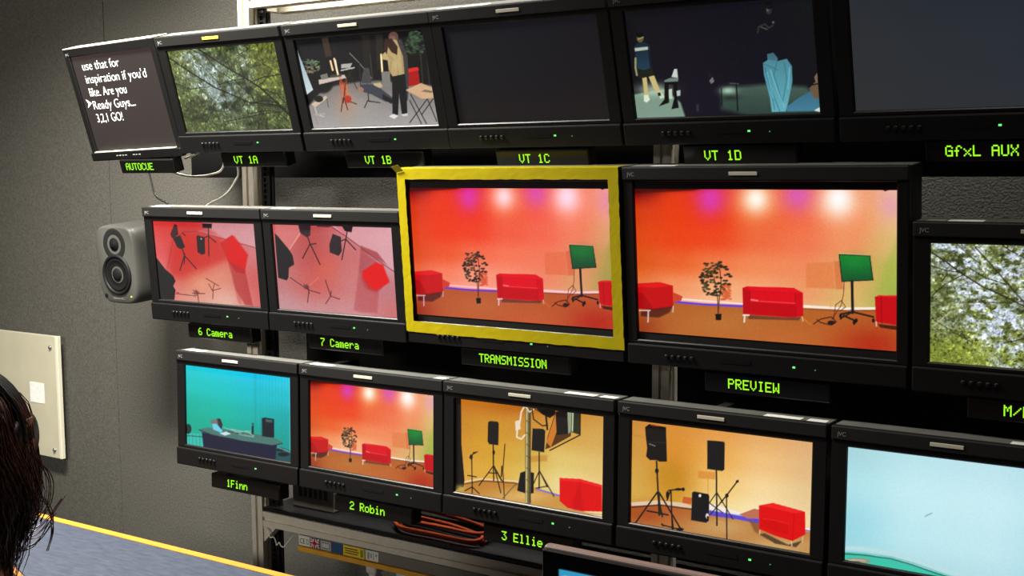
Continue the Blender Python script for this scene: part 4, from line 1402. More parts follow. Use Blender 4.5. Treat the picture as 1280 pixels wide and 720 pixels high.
# ------------------------------------------------------------------ green name displays under the monitors
FONT = {
    'A': '01110 10001 10001 11111 10001 10001 10001', 'U': '10001 10001 10001 10001 10001 10001 01110', 'T': '11111 00100 00100 00100 00100 00100 00100',
    'O': '01110 10001 10001 10001 10001 10001 01110', 'C': '01110 10001 10000 10000 10000 10001 01110', 'E': '11111 10000 10000 11110 10000 10000 11111',
    'V': '10001 10001 10001 10001 10001 01010 00100', '1': '00100 01100 00100 00100 00100 00100 01110', 'B': '11110 10001 10001 11110 10001 10001 11110',
    'D': '11110 10001 10001 10001 10001 10001 11110', 'G': '01110 10001 10000 10111 10001 10001 01111', 'f': '00110 01001 01000 11100 01000 01000 01000',
    'x': '00000 00000 10001 01010 00100 01010 10001', 'L': '10000 10000 10000 10000 10000 10000 11111', 'X': '10001 10001 01010 00100 01010 10001 10001',
    '6': '00110 01000 10000 11110 10001 10001 01110', '7': '11111 00001 00010 00100 01000 01000 01000', 'a': '00000 00000 01110 00001 01111 10001 01111',
    'm': '00000 00000 11010 10101 10101 10101 10101', 'e': '00000 00000 01110 10001 11111 10000 01110', 'r': '00000 00000 10110 11001 10000 10000 10000',
    'R': '11110 10001 10001 11110 10100 10010 10001', 'N': '10001 11001 10101 10101 10011 10001 10001', 'S': '01111 10000 10000 01110 00001 00001 11110',
    'M': '10001 11011 10101 10101 10001 10001 10001', 'I': '01110 00100 00100 00100 00100 00100 01110', 'P': '11110 10001 10001 11110 10000 10000 10000',
    'W': '10001 10001 10001 10101 10101 11011 10001', '2': '01110 10001 00001 00110 01000 10000 11111', 'o': '00000 00000 01110 10001 10001 10001 01110',
    'b': '10000 10000 10110 11001 10001 10001 11110', 'i': '00100 00000 01100 00100 00100 00100 01110', 'n': '00000 00000 10110 11001 10001 10001 10001',
    '3': '11111 00010 00100 00010 00001 10001 01110', 'l': '01100 00100 00100 00100 00100 00100 01110', 'F': '11111 10000 10000 11110 10000 10000 10000',
    '/': '00000 00001 00010 00100 01000 10000 00000', ' ': '00000 00000 00000 00000 00000 00000 00000',
}


def name_display(row, text, tu, tv, width, label, lead=.045, w=.23, gap=None, front='gloss'):
    """tu, tv = top left corner of the lettering in the row's plane; width = length of the lettering"""
    h = .038
    v1 = tv + .0085
    th = ROWS[row][0]
    r = empty('name_display', row_point(row, tu - lead + w / 2, v1 - h), (th, 0, 0))
    tag(r, label, 'display', 'green name displays under the monitors')
    bm = bmesh.new()
    box(bm, -w / 2, w / 2, .001, .035, 0, h, .002)
    link_mesh('housing', bm, M['black'], r)
    bm = bmesh.new()
    box(bm, -w / 2 + .002, w / 2 - .002, -.001, .002, .002, h - .002, .0006)
    link_mesh('window', bm, M[front], r)
    cols = len(text) * 6 - 1
    px, pz = width / cols, .0028
    bm = bmesh.new()
    for i, ch in enumerate(text):
        for rr, bits in enumerate(FONT[ch].split()):
            for cc, bit in enumerate(bits):
                if bit == '1':
                    x = -w / 2 + lead + (i * 6 + cc) * px
                    z = h - .0085 - rr * pz
                    box(bm, x + px * .06, x + px * .98, -.0018, -.0008, z - pz * .94, z - pz * .06)
    link_mesh('lettering', bm, M['dots'], r)
    bm = bmesh.new()                                                    # two tabs up to the monitor above
    g = gap if gap is not None else (-.158 - v1)
    for x in (-w * .3, w * .3):
        box(bm, x - .012, x + .012, .02, .023, h - .003, h + max(g, .002) + .004, .0005)
    link_mesh('bracket', bm, M['darkmetal'], r)
    return r


name_display(0, 'AUTOCUE', -2.655, -.1845, .1087, 'green display strip under the narrow prompter monitor', .025, .212, gap=.004)
name_display(0, 'VT 1A', -2.2355, -.1693, .0806, 'green display strip under the dark green branches picture', .046, .222)
name_display(0, 'VT 1B', -1.807, -.1737, .077, 'green display strip under the cluttered studio picture', .06)
name_display(0, 'VT 1C', -1.380, -.1745, .0755, 'green display strip above the yellow taped monitor, under the blank black screen', .06)
name_display(0, 'VT 1D', -.9527, -.1724, .0755, 'green display strip under the dark stage picture')
name_display(0, 'GfxL AUX', -.5018, -.1696, .119, 'green display strip under the blank dark grey screen, top right', .034, .25)
name_display(1, '6 Camera', -2.3588, -.1718, .1235, 'green display strip under the red overhead view beside the loudspeaker', .04)
name_display(1, '7 Camera', -1.9338, -.1675, .1187, 'green display strip under the pink overhead view', .04, .23)
name_display(2, 'TRANSMISSION', -1.473, -.2203, .1735, 'green display strip under the yellow taped monitor', .05, .28, gap=.004)
name_display(2, 'PREVIEW', -.8886, -.2223, .1029, 'green display strip under the large untaped monitor', .05, .25, gap=.006)
name_display(1, 'M/E', -.3872, -.1692, .0435, 'green display strip cut off by the right edge, under the bright leaves', .06)
name_display(3, '1Finn', -2.2322, -.177, .0726, 'green display strip under the turquoise studio picture', .058, .24)
name_display(3, '2 Robin', -1.8208, -.1722, .105, 'green display strip under the small red sofas picture', .05, .235)
name_display(3, '3 Ellie', -1.39, -.1732, .1033, 'green display strip under the metal pole picture', .05, .23)

# ------------------------------------------------------------------ tray under the bottom rail with its stickers
tray = tag(empty('equipment_tray', (-1.66, 2.25, .598)), 'grey tray with yellow front edge and stickers hung below the rack rail', 'tray')
bm = bmesh.new()
box(bm, -.487, .54, .001, .22, .014, .044, .002)
link_mesh('tray_body', bm, M['traygrey'], tray)
bm = bmesh.new()
box(bm, -.490, .54, -.004, .01, 0, .0135, .002)
link_mesh('front_edge', bm, M['trayyellow'], tray)


def sticker(name, x0, x1, col, draw=None, label=None):
    bm = bmesh.new()
    box(bm, x0, x1, -.0008, .0015, .0165, .0425)
    o = link_mesh(name, bm, mat(name + '_print', col, .5), tray)
    if label:
        o['label'] = label
    return o


def bars(parent, rects, col):
    bm = bmesh.new()
    for x0, x1, z0, z1 in rects:
        box(bm, x0, x1, -.0013, -.0006, z0, z1)
    return link_mesh('print', bm, mat('sticker_ink', col, .5), parent)


s = sticker('sticker', -.487, -.449, (225, 222, 210), label='white CE sticker')
text_mesh('print', 'CE', .02, M['black'], s, (-.484, -.001, .022), width=.018)
bars(s, [(-.461, -.452, .034, .0355), (-.460, -.4588, .023, .034), (-.4545, -.4533, .023, .034), (-.460, -.4533, .022, .0235)], (90, 90, 90))
s = sticker('flag_sticker', -.447, -.415, (34, 42, 96), label='union flag sticker')
bm = bmesh.new()
for sg in (1, -1):
    mt = Matrix.Translation((-.431, 0, .0295)) @ Matrix.Rotation(sg * .66, 4, 'Y')
    box(bm, -.019, .019, -.0011, -.0006, -.0026, .0026, mtx=mt)
box(bm, -.447, -.415, -.0013, -.0006, .0255, .0335)
box(bm, -.4355, -.4265, -.0013, -.0006, .0165, .0425)
link_mesh('white_cross', bm, M['paper'], s)
bm = bmesh.new()
for sg in (1, -1):
    mt = Matrix.Translation((-.431, 0, .0295)) @ Matrix.Rotation(sg * .66, 4, 'Y')
    box(bm, -.018, .018, -.0014, -.0006, -.0011, .0011, mtx=mt)
box(bm, -.447, -.415, -.0017, -.0006, .0272, .0318)
box(bm, -.4337, -.4283, -.0017, -.0006, .0165, .0425)
link_mesh('red_cross', bm, mat('flag_red', (176, 30, 44), .5), s)
s = sticker('sticker', -.412, -.373, (120, 122, 126), label='grey sticker with dark frame')
bars(s, [(-.409, -.376, .0385, .040), (-.409, -.376, .019, .0205), (-.409, -.4075, .02, .04), (-.3775, -.376, .02, .04)], (215, 214, 205))
bars(s, [(-.404, -.400, .024, .035), (-.398, -.394, .024, .035), (-.392, -.388, .024, .035), (-.386, -.382, .024, .035)], (225, 222, 210))
s = sticker('sticker', -.371, -.335, (44, 74, 120), label='blue sticker')
s = sticker('warning_sticker', -.333, -.262, (236, 200, 40), label='yellow sticker with black lines')
bars(s, [(-.328, -.285, .0345, .0372), (-.326, -.28, .0285, .031), (-.328, -.284, .0225, .025)], (40, 36, 20))
bars(s, [(-.275, -.266, .02, .039)], (110, 140, 60))
s = sticker('sticker', -.258, -.216, (222, 220, 206), label='white sticker')
bars(s, [(-.252, -.246, .02, .038), (-.242, -.238, .024, .036), (-.233, -.231, .02, .038), (-.226, -.221, .03, .036)], (150, 152, 146))
for x in (-.30, -.20):
    bm = bmesh.new()
    box(bm, x - .011, x + .011, .07, .10, -.075, .002, .004)
    box(bm, x - .017, x + .017, .066, .104, -.05, -.015, .006)
    tube(bm, smooth_path([(x, .085, -.07), (x + .004, .085, -.14), (x - .01, .09, -.25), (x, .10, -.45)]), .005, 8)
    link_mesh('plug', bm, M['whiteplug'], tray, True)

# ------------------------------------------------------------------ cables and small things in the rack


def cable(name, pts, r, m, label, cat='cable', group=None):
    bm = bmesh.new()
    tube(bm, smooth_path(pts, 10), r, 8)
    o = link_mesh(name, bm, m, None, True)
    return tag(o, label, cat, group)


cable('thin_cable', [(-2.748, 2.23, 1.70), (-2.745, 2.29, 1.62), (-2.741, 2.30, 1.582), (-2.72, 2.30, 1.529), (-2.661, 2.30, 1.50), (-2.60, 2.28, 1.44), (-2.56, 2.23, 1.36)], .0028, M['cablegrey'],
      'thin dark cable hanging below the prompter monitor display')
cable('white_cable', [(-2.70, 2.24, 1.68), (-2.66, 2.28, 1.615), (-2.639, 2.29, 1.599), (-2.59, 2.29, 1.588), (-2.536, 2.29, 1.585), (-2.48, 2.29, 1.59), (-2.425, 2.28, 1.606), (-2.38, 2.25, 1.66), (-2.36, 2.24, 1.72)], .0032, M['cablewhite'],
      'white cable sagging between the two leftmost top row monitors')
cable('light_cable', [(-2.35, 2.24, 1.68), (-2.375, 2.29, 1.60), (-2.40, 2.30, 1.57), (-2.427, 2.30, 1.542), (-2.465, 2.30, 1.522), (-2.501, 2.30, 1.509), (-2.54, 2.27, 1.47), (-2.55, 2.22, 1.38)], .0032, M['cablewhite'],
      'pale cable running diagonally beside the aluminium upright')
t = tag(empty('connector_lead', (-2.475, 2.25, 1.648)), 'short grey lead with metal plug under second top row monitor', 'cable')
bm = bmesh.new()
tube(bm, smooth_path([(-.09, .03, -.012), (-.06, .0, -.013), (-.025, -.01, -.008), (0, -.012, .002), (.012, 0, .03), (.015, .03, .06)], 8), .0034, 8)
link_mesh('lead', bm, M['cablewhite'], t, True)
bm = bmesh.new()
tube(bm, [(-.004, -.012, -.002), (.006, -.008, .014)], .006, 10)
link_mesh('plug', bm, M['steel'], t)
cable('curly_lead', [(-2.272, 2.246, .641), (-2.262, 2.244, .643), (-2.252, 2.246, .634), (-2.246, 2.243, .620), (-2.232, 2.243, .622), (-2.226, 2.244, .610), (-2.222, 2.243, .602), (-2.214, 2.244, .610), (-2.206, 2.243, .602), (-2.196, 2.246, .603), (-2.18, 2.262, .63)],
      .0018, M['cablewhite'], 'thin cream curly lead under the bottom rack rail')
t = tag(empty('cable_bundle', (-1.71, 2.315, .6952)), 'loose coil of orange cable on the dark shelf below the monitors', 'cable')
rnd = random.Random(9)
for k in range(5):
    bm = bmesh.new()
    y, z = rnd.uniform(-.03, .02), .006 + k * .0055
    tube(bm, smooth_path([(-.14, y, z), (-.155, y + .02, z + .006), (-.12, y + .04, z + .012), (0, y + .03, z + .008 + rnd.uniform(0, .01)), (.10, y + .02, z + .006), (.125, y, z + .004), (.10, y - .02, z), (0, y - .02, z), (-.10, y - .02, z), (-.14, y, z)], 6), .0042, 8)
    link_mesh('loop', bm, M['cableorange'], t, True)
t = tag(empty('power_supply', (-2.15, 2.36, .695)), 'small dark grey power box on the shelf behind the lower displays', 'box')
bm = bmesh.new()
box(bm, -.075, .075, -.05, .03, 0, .10, .004)
link_mesh('case', bm, M['traygrey'], t)
bm = bmesh.new()
for k in range(6):
    box(bm, -.05 + k * .018, -.04 + k * .018, -.0512, -.049, .03, .07)
link_mesh('vent', bm, M['black'], t)

# ------------------------------------------------------------------ loudspeaker
sp = tag(empty('loudspeaker', (-2.918, 2.318, 1.203), (.08, 0, .02)), 'grey rounded loudspeaker on the wall left of the red overhead view', 'loudspeaker')
bm = bmesh.new()
n, mrows = 48, 14
W_, H_, D_ = .176, .238, .165


def sq(a, p):
    c, s_ = math.cos(a), math.sin(a)
    return (math.copysign(abs(c) ** p, c), math.copysign(abs(s_) ** p, s_))


rings = []
for y, k in ((.0, .86), (.002, .915), (.008, .965), (.02, .99), (.045, 1.0), (.09, 1.0), (.13, .985), (.155, .94), (.165, .86)):
    ring = []
    for i in range(n):
        x, z = sq(2 * PI * i / n, .42)
        ring.append(bm.verts.new((x * W_ / 2 * k * (1 + .05 * z), y, H_ / 2 + z * H_ / 2 * (k * .5 + .5))))
    rings.append(ring)
for a, b in zip(rings, rings[1:]):
    for i in range(n):
        bm.faces.new((a[i], a[(i + 1) % n], b[(i + 1) % n], b[i]))
bm.faces.new(rings[0][::-1])
bm.faces.new(rings[-1])
link_mesh('cabinet', bm, M['spk'], sp, True)
bm = bmesh.new()
lathe(bm, [(.062, .004), (.062, -.003), (.059, -.006), (.054, -.006), (.050, -.001), (.050, .002)], 40, 'y', (0.002, 0, .090))
wf = link_mesh('woofer', bm, M['spkring'], sp, True)
bm = bmesh.new()
lathe(bm, [(.051, .001), (.049, -.003), (.045, -.004), (.041, -.0015), (.020, .0005), (.018, -.003), (.010, -.006), (.001, -.007)], 40, 'y', (0.002, 0, .090))
link_mesh('cone', bm, M['spkdark'], wf, True)
bm = bmesh.new()
lathe(bm, [(.050, .0005), (.046, -.0006), (.036, -.0004), (.026, .0002), (.020, .0006)], 40, 'y', (0.001, 0, .181))
tw = link_mesh('waveguide', bm, M['spkdish'], sp, True)
bm = bmesh.new()
lathe(bm, [(.021, .002), (.020, -.001), (.014, -.001), (.010, -.005), (.004, -.007), (.001, -.007)], 28, 'y', (0.001, 0, .181))
link_mesh('tweeter', bm, M['spkdark'], tw, True)
bm = bmesh.new()
lathe(bm, [(.006, .002), (.006, -.002), (.003, -.0025)], 14, 'y', (-.055, 0, .025))
link_mesh('volume_knob', bm, M['spkdark'], sp)
bm = bmesh.new()
lathe(bm, [(.0028, .001), (.0028, -.002)], 10, 'y', (.055, 0, .026))
link_mesh('power_light', bm, M['ledyel'], sp)
text_mesh('logo', 'GENELEC', .010, M['logo'], sp, (-.026, -.001, .016), width=.05)
bm = bmesh.new()
tube(bm, [(0, .160, .12), (0, .20, .10), (0, .27, .07)], .014, 12)
box(bm, -.04, .04, .256, .268, .03, .12, .003, 2, Matrix.Rotation(-.08, 4, 'X'))
link_mesh('wall_bracket', bm, M['darkmetal'], sp)
cable('speaker_lead', [(-2.88, 2.44, 1.24), (-2.82, 2.42, 1.215), (-2.77, 2.38, 1.205), (-2.70, 2.32, 1.19), (-2.62, 2.27, 1.20), (-2.55, 2.24, 1.24)], .0035, M['phone'], 'black lead running from the loudspeaker behind the monitor')

# ------------------------------------------------------------------ cream board on the wall
bd = tag(empty('wall_board', (-4.0, 2.56, .593)), 'cream panel screwed to the grey wall behind the person', 'board')
bm = bmesh.new()
box(bm, -.44, .422, 0, .014, 0, .436, .002)
link_mesh('panel', bm, M['board'], bd)
bm = bmesh.new()
box(bm, .4225, .436, -.001, .0145, 0, .436, .002)
link_mesh('edge_trim', bm, M['boardedge'], bd)
for x in (-.41, .397):
    for z in (.03, .395):
        bm = bmesh.new()
        lathe(bm, [(.0075, .0), (.0075, -.003), (.005, -.0065), (.001, -.007)], 14, 'y', (x, 0, z))
        s = link_mesh('screw', bm, M['steel'], bd, True)
        bm = bmesh.new()
        tube(bm, [(x, .012, z), (x, .034, z)], .006, 10)
        link_mesh('standoff', bm, M['steel'], s)
bm = bmesh.new()
box(bm, .27, .350, -.0012, .001, .190, .262)
link_mesh('paper_label', bm, M['paper'], bd)

# ------------------------------------------------------------------ desk
desk = tag(empty('control_desk', (-1.2, 1.4, 0)), 'blue linoleum topped desk with yellow wooden edge', 'desk')
OUT = [(-2.93, 1.775), (-2.93, 1.757), (-1.70, 1.277), (-1.25, 1.06), (-.6, .86), (.1, .78), (.9, .78), (.9, 1.775)]


def slab(pts, z0, z1):
    bm = bmesh.new()
    a = [bm.verts.new((x + 1.2, y - 1.4, z0)) for x, y in pts]
    b = [bm.verts.new((x + 1.2, y - 1.4, z1)) for x, y in pts]
    bm.faces.new(a[::-1])
    bm.faces.new(b)
    for i in range(len(pts)):
        j = (i + 1) % len(pts)
        bm.faces.new((a[i], a[j], b[j], b[i]))
    return bm


link_mesh('worktop', slab([(-2.93, 1.755)] + OUT[1:-1] + [(.9, 1.755)], .716, .75), M['lino'], desk)
link_mesh('edge_strip', slab([(-2.93, 1.7555), (-2.93, 1.777), (.9, 1.777), (.9, 1.7555)], .716, .7512), M['lip'], desk)
near = OUT[1:7]
off = [(x - .012 * .39, y - .014) for x, y in near]
link_mesh('front_edge', slab(near + off[::-1], .705, .7508), M['wood'], desk)
for x, y in ((-2.4, 1.66), (.75, 1.66), (-1.35, 1.25), (.75, .95)):
    bm = bmesh.new()
    box(bm, x + 1.2 - .03, x + 1.2 + .03, y - 1.43, y - 1.37, 0, .716, .003)
    link_mesh('leg', bm, M['wood'], desk)

# small monitor on the desk, only its upper left corner in view
dm = tag(empty('desk_monitor', (-.58, 1.43, .75)), 'black desk monitor with blue header bar, in front of the rack', 'monitor')
bm = bmesh.new()
box(bm, -.285, .25, -.03, -.013, .035, .318, .006, 3)
box(bm, -.20, .17, -.015, .03, .07, .27, .01, 3)
link_mesh('housing', bm, M['rimpink'], dm)
bm = bmesh.new()
frame_ring(bm, -.283, .248, .037, .313, -.258, .223, .062, .288, -.035, -.026, .002)
link_mesh('bezel', bm, M['panel'], dm)
pic_menu().mesh('screen', .481, .226, dm, (-.0175, -.0305, .175))
bm = bmesh.new()
box(bm, -.14, .11, -.07, .09, 0, .012, .005)
box(bm, -.04, .01, .012, .03, .006, .20, .005)
link_mesh('stand', bm, M['black'], dm)

# ------------------------------------------------------------------ seated person at the left, seen from behind and to the right
PX, PY, PZ = -1.681, 1.042, 1.182                                        # middle of the head
FACE = math.radians(30)
per = tag(empty('person', (PX, PY, 0), (0, 0, FACE)), 'person with long wavy dark brown hair wearing black headphones', 'person')


def local(p):
    return Vector(p) - Vector((PX, PY, 0))


def skin_mesh(name, verts, edges, radii, m, parent, sub=2, extra=None, voxel=None):
    me = bpy.data.meshes.new(name)
    me.from_pydata([local(v) for v in verts], edges, [])
    o = bpy.data.objects.new('tmp', me)
    C.objects.link(o)
    o.modifiers.new('s', 'SKIN')
    for i, r in enumerate(radii):
        me.skin_vertices[0].data[i].radius = r if isinstance(r, tuple) else (r, r)
    me.skin_vertices[0].data[0].use_root = True
    o.modifiers.new('d', 'SUBSURF').levels = sub
    dg = bpy.context.evaluated_depsgraph_get()
    r1 = bpy.data.meshes.new_from_object(o.evaluated_get(dg))
    bpy.data.objects.remove(o)
    if extra or voxel:
        bm = bmesh.new()
        bm.from_mesh(r1)
        if extra:
            extra(bm)
        bm.to_mesh(r1)
        bm.free()
        o = bpy.data.objects.new('tmp', r1)
        C.objects.link(o)
        md = o.modifiers.new('r', 'REMESH')
        md.mode = 'VOXEL'
        md.voxel_size = voxel
        sm = o.modifiers.new('sm', 'SMOOTH')
        sm.iterations = 4
        dg = bpy.context.evaluated_depsgraph_get()
        r2 = bpy.data.meshes.new_from_object(o.evaluated_get(dg))
        bpy.data.objects.remove(o)
        r1 = r2
        bm = bmesh.new()                                                # keep the outer skin only
        bm.from_mesh(r1)
        todo, best = set(bm.verts), []
        while todo:
            comp, stack = [], [todo.pop()]
            while stack:
                v = stack.pop()
                comp.append(v)
                for e in v.link_edges:
                    w = e.other_vert(v)
                    if w in todo:
                        todo.remove(w)
                        stack.append(w)
            best.append(comp)
        best.sort(key=len)
        for c in best[:-1]:
            bmesh.ops.delete(bm, geom=c, context='VERTS')
        bm.to_mesh(r1)
        bm.free()
    r1.name = name
    r1.materials.clear()
    r1.materials.append(m)
    for p in r1.polygons:
        p.use_smooth = True
    o = bpy.data.objects.new(name, r1)
    C.objects.link(o)
    o.parent = parent
    return o


def blob(bm, c, r, k=3):
    t = bmesh.new()
    bmesh.ops.create_icosphere(t, subdivisions=k, radius=1)
    c = local(c)
    for v in t.verts:
        v.co = Vector((c.x + v.co.x * r[0], c.y + v.co.y * r[1], c.z + v.co.z * r[2]))
    merge(bm, t)


V = {'pelvis': (PX, PY - .10, .52), 'waist': (PX, PY - .09, .65), 'chest': (PX, PY - .06, .80), 'collar': (PX, PY - .04, .925), 'neck': (PX, PY - .02, 1.01), 'skull': (PX, PY, 1.13),
     'shR': (PX + .145, PY - .04, .885), 'elR': (PX + .20, PY - .02, .66), 'wrR': (PX + .11, PY + .19, .615), 'haR': (PX + .07, PY + .26, .605),
     'shL': (PX - .145, PY - .04, .885), 'elL': (PX - .20, PY - .02, .66), 'wrL': (PX - .11, PY + .19, .615), 'haL': (PX - .07, PY + .26, .605),
     'hiR': (PX + .09, PY - .08, .50), 'knR': (PX + .11, PY + .34, .50), 'anR': (PX + .11, PY + .30, .10), 'toR': (PX + .12, PY + .45, .04),
     'hiL': (PX - .09, PY - .08, .50), 'knL': (PX - .11, PY + .34, .50), 'anL': (PX - .11, PY + .30, .10), 'toL': (PX - .12, PY + .45, .04)}
K = list(V)
EDG = [('pelvis', 'waist'), ('waist', 'chest'), ('chest', 'collar'), ('collar', 'neck'), ('neck', 'skull'), ('collar', 'shR'), ('shR', 'elR'), ('elR', 'wrR'), ('wrR', 'haR'),
       ('collar', 'shL'), ('shL', 'elL'), ('elL', 'wrL'), ('wrL', 'haL'), ('pelvis', 'hiR'), ('hiR', 'knR'), ('knR', 'anR'), ('anR', 'toR'), ('pelvis', 'hiL'), ('hiL', 'knL'), ('knL', 'anL'), ('anL', 'toL')]
RAD = {'pelvis': (.14, .10), 'waist': (.115, .085), 'chest': (.13, .09), 'collar': (.07, .055), 'neck': .05, 'skull': .055, 'shR': .044, 'elR': .038, 'wrR': .024, 'haR': .026,
       'shL': .044, 'elL': .038, 'wrL': .024, 'haL': .026, 'hiR': .085, 'knR': .058, 'anR': .036, 'toR': .03, 'hiL': .085, 'knL': .058, 'anL': .036, 'toL': .03}


def head_bits(bm):
    blob(bm, (PX, PY - .008, PZ + .025), (.074, .092, .085))            # cranium
    blob(bm, (PX, PY + .028, PZ - .045), (.056, .062, .07))             # face and jaw
    blob(bm, (PX, PY + .094, PZ - .018), (.012, .018, .016), 2)         # nose
    blob(bm, (PX, PY + .083, PZ + .005), (.009, .012, .028), 2)
    blob(bm, (PX, PY + .083, PZ - .056), (.022, .010, .006), 2)         # lips
    blob(bm, (PX, PY + .083, PZ - .066), (.019, .009, .006), 2)
    blob(bm, (PX, PY + .070, PZ - .098), (.022, .020, .016), 2)         # chin
    for s in (1, -1):
        blob(bm, (PX + s * .074, PY - .004, PZ - .015), (.008, .018, .030), 2)
        w = Vector(V['haR' if s > 0 else 'haL'])
        for k, (ln, sp_) in enumerate(((.062, -.030), (.075, -.011), (.078, .008), (.064, .026))):
            p = [w + Vector((sp_ * .7, .01, 0)), w + Vector((sp_, .02 + ln * .45, .008)), w + Vector((sp_, .02 + ln * .8, .0)), w + Vector((sp_, .02 + ln, -.016))]
            tube(bm, [local(q) for q in p], [.0095, .009, .008, .0065], 8)
        tube(bm, [local(w + Vector((-s * .022, -.01, 0))), local(w + Vector((-s * .045, .018, 0))), local(w + Vector((-s * .05, .045, -.008)))], [.011, .010, .008], 8)


body = skin_mesh('body', [V[k] for k in K], [(K.index(a), K.index(b)) for a, b in EDG], [RAD[k] for k in K], M['skin'], per, 2, head_bits, .006)
for s in (1, -1):
    bm = bmesh.new()
    blob(bm, (PX + s * .030, PY + .079, PZ + .004), (.012, .009, .009), 2)
    e = link_mesh('eye', bm, M['eye'], per, True)
    bm = bmesh.new()
    blob(bm, (PX + s * .030, PY + .0865, PZ + .004), (.005, .003, .005), 2)
    link_mesh('iris', bm, M['black'], e, True)
    bm = bmesh.new()
    tube(bm, [local((PX + s * a, PY + b, PZ + c)) for a, b, c in ((.014, .084, .022), (.030, .084, .027), (.048, .072, .020))], .0035, 6)
    link_mesh('eyebrow', bm, M['hair'], per, True)
sub = [k for k in K if k in ('pelvis', 'waist', 'chest', 'collar', 'shR', 'elR', 'wrR', 'shL', 'elL', 'wrL')]
skin_mesh('shirt', [V[k] for k in sub], [(sub.index(a), sub.index(b)) for a, b in EDG if a in sub and b in sub], [tuple(q * 1.0 + .012 for q in (RAD[k] if isinstance(RAD[k], tuple) else (RAD[k],) * 2)) for k in sub], M['shirt'], per)
sub2 = [k for k in K if k in ('pelvis', 'hiR', 'knR', 'anR', 'hiL', 'knL', 'anL')]
skin_mesh('trousers', [V[k] for k in sub2], [(sub2.index(a), sub2.index(b)) for a, b in EDG if a in sub2 and b in sub2], [tuple(q * 1.0 + .014 for q in (RAD[k] if isinstance(RAD[k], tuple) else (RAD[k],) * 2)) for k in sub2], M['trouser'], per)

# hair: a cap, a hanging mass and many wavy strands
rnd = random.Random(21)


def hair_r(f):
    return .084 + .014 * math.sin(PI * min(f * 1.5, 1)) - .036 * f * f


bm = bmesh.new()
t = bmesh.new()
bmesh.ops.create_uvsphere(t, u_segments=40, v_segments=24, radius=1)
hc = local((PX, PY - .014, PZ + .022))
for v in t.verts:
    v.co = Vector((hc.x + v.co.x * .080, hc.y + v.co.y * .098, hc.z + v.co.z * .090))
dele = [v for v in t.verts if v.co.y > hc.y + .05 and v.co.z < hc.z + .035]
bmesh.ops.delete(t, geom=dele, context='VERTS')
merge(bm, t)
nr, nk = 40, 90                                                         # hanging mass round the back and sides
rings = []
for q in range(nr):
    f = q / (nr - 1)
    ring = []
    for k in range(nk):
        a = PI * 0.82 + (PI * 1.36) * (k / (nk - 1))
        rr = (hair_r(f) - .006) * (1 + (.05 * math.sin(9 * a + 7 * f) + .03 * math.sin(23 * a - 11 * f) + .02 * math.sin(41 * a + 5 * f)) * min(1, f * 3))
        ring.append(bm.verts.new(local((PX + math.cos(a) * rr, PY - .02 + math.sin(a) * rr * 1.05, PZ + .03 - .165 * f))))
    rings.append(ring)
for a, b in zip(rings, rings[1:]):
    for k in range(nk - 1):
        bm.faces.new((a[k], a[k + 1], b[k + 1], b[k]))
hair = link_mesh('hair', bm, M['hair'], per, True)
bm = bmesh.new()
for cl in range(96):                                                    # locks of wavy strands
    a0 = PI * 0.80 + PI * 1.40 * rnd.random()
    ph, am, fr, ln = rnd.random() * 6.28, .008 + .010 * rnd.random(), 1.0 + 1.0 * rnd.random(), .225 + .06 * rnd.random() + (.07 if rnd.random() < .12 else 0)
    for k in range(18):
        a = a0 + rnd.gauss(0, .045)
        dr, top, l2 = .001 + (.009 if cl % 3 else .022) * rnd.random(), PZ + .10 - .05 * rnd.random(), ln * (.85 + .2 * rnd.random())
        p2, fz = ph + rnd.gauss(0, .35), rnd.gauss(0, .003)
        pts = []
        for q in range(18):
            f = q / 17
            drop = f * l2
            fr_ = min(1, max(0, (drop - .07) / .19))
            rr = (hair_r(fr_) if drop > .05 else .080 * math.sqrt(max(.25, 1 - ((.05 - drop) / .06) ** 2))) + dr
            wv = math.sin(fr * 6.28 * f + p2) * am * (.15 + f)
            aa = a + wv * 15 + .15 * f * math.sin(ph)
            rr += math.cos(fr * 7 * f + p2) * am * 1.1 * f + fz * f
            pts.append(local((PX + math.cos(aa) * rr, PY - .018 + math.sin(aa) * rr * 1.05, top - drop)))
        w = .0005 + .0006 * rnd.random()
        tube(bm, pts, [w * (1 if q < 14 else (18 - q) / 4.0) for q in range(18)], 3, False)
link_mesh('strands', bm, M['hair'], hair, True)
WI = Matrix.Rotation(math.radians(28), 4, 'Z')                          # they curl out behind the right shoulder
bm = bmesh.new()                                                        # curled wisps at the right
for pts in ([(.085, .0, 1.12), (.112, .01, 1.07), (.118, .01, 1.03), (.108, 0, 1.0)],
            [(.07, .0, 1.06), (.085, .01, 1.035), (.11, .02, 1.045), (.135, .03, 1.075)],
            [(.05, .0, 1.05), (.07, .01, 1.022), (.10, .02, 1.026), (.122, .03, 1.055)],
            [(.04, .0, 1.04), (.06, .0, 1.012), (.09, .01, 1.012), (.115, .02, 1.04)],
            [(.05, .0, 1.06), (.055, .0, 1.01), (.04, 0, .97), (.035, 0, .93)],
            [(.04, .0, 1.06), (.045, .0, 1.0), (.03, 0, .95), (.012, 0, .92)],
            [(.09, .0, 1.16), (.115, .0, 1.12), (.112, 0, 1.08), (.095, 0, 1.05)]):
    for k in range(3):
        j = lambda: rnd.uniform(-.004, .004)
        tube(bm, smooth_path([WI @ Vector((x + j(), y + j(), z + j())) for x, y, z in pts], 7), .0009, 4, False)
link_mesh('wisps', bm, M['hair'], hair, True)

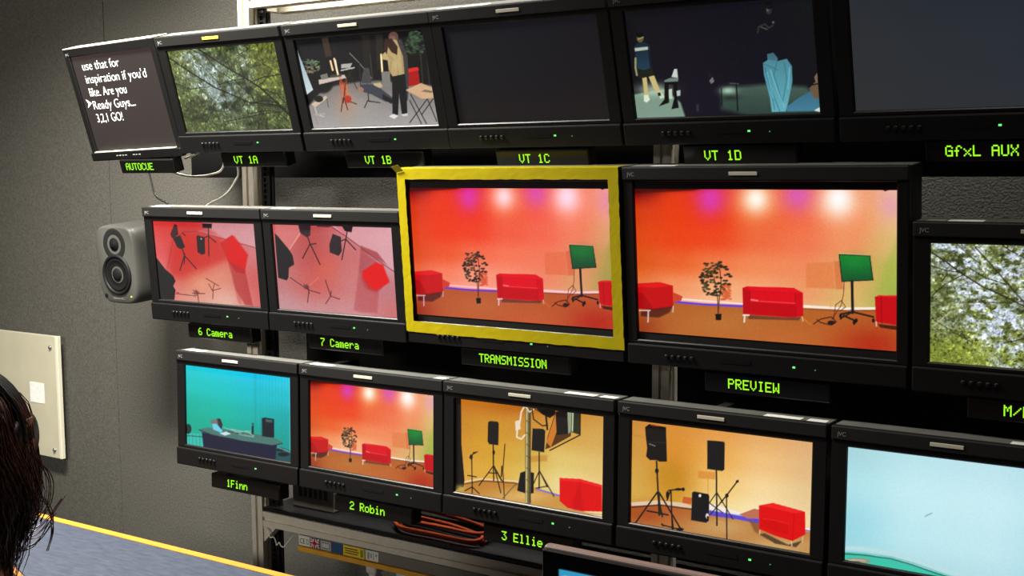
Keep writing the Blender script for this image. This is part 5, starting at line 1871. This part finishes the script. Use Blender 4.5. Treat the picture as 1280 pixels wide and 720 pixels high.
hp = tag(empty('headphones', (PX, PY, PZ), (0, 0, FACE)), 'black over ear headphones worn on brown hair', 'headphones')
bm = bmesh.new()
pts = [(math.cos(a) * .100, -.010, .012 + math.sin(a) * .112) for a in [PI * k / 20 for k in range(21)]]
for dy in (-.011, -.004, .003, .010):
    tube(bm, [(x, y + dy, z) for x, y, z in pts], .006, 8)
link_mesh('headband', bm, M['phone'], hp, True)
for s in (1, -1):
    bm = bmesh.new()
    box(bm, s * .100 - .003, s * .100 + .003, -.020, .004, -.03, .045, .001)
    link_mesh('slider', bm, M['phonegrey'], hp)
    bm = bmesh.new()
    t = bmesh.new()
    lathe(t, [(.030, .0), (.041, .004), (.043, .014), (.040, .024), (.028, .030), (.005, .031)], 28, 'y')
    merge(bm, t, Matrix.Translation((s * .070, .0, .012)) @ Matrix.Rotation(-s * PI / 2, 4, 'Z'))
    cup = link_mesh('ear_cup', bm, M['phone'], hp, True)
    bm = bmesh.new()
    t = bmesh.new()
    lathe(t, [(.022, 0), (.040, .0), (.043, .006), (.040, .013), (.022, .013)], 28, 'y')
    merge(bm, t, Matrix.Translation((s * .060, .0, .012)) @ Matrix.Rotation(-s * PI / 2, 4, 'Z'))
    link_mesh('cushion', bm, M['spkdark'], cup, True)

# the chair under the person (below the picture)
ch = tag(empty('office_chair', (PX, PY, 0), (0, 0, FACE)), 'dark office chair under the seated person', 'chair')
bm = bmesh.new()
box(bm, -.23, .23, -.26, .20, .34, .40, .025, 3)
link_mesh('seat', bm, M['shirt'], ch)
bm = bmesh.new()
box(bm, -.20, .20, -.31, -.26, .46, .80, .02, 3)
link_mesh('backrest', bm, M['shirt'], ch)
bm = bmesh.new()
tube(bm, smooth_path([(0, -.10, .335), (0, -.24, .335), (0, -.325, .40), (0, -.325, .60)], 6), .014, 8)
link_mesh('back_support', bm, M['darkmetal'], ch)
bm = bmesh.new()
tube(bm, [(0, 0, .08), (0, 0, .345)], .025, 14)
link_mesh('post', bm, M['darkmetal'], ch)
for k in range(5):
    a = 2 * PI * k / 5 + .3
    bm = bmesh.new()
    tube(bm, [(0, 0, .10), (math.cos(a) * .26, math.sin(a) * .26, .065)], [.022, .014], 10)
    lg = link_mesh('leg', bm, M['darkmetal'], ch, True)
    bm = bmesh.new()
    lathe(bm, [(.004, -.012), (.03, -.012), (.03, .012), (.004, .012)], 16, 'y', (math.cos(a) * .26, math.sin(a) * .26, .031))
    link_mesh('castor', bm, M['black'], lg)
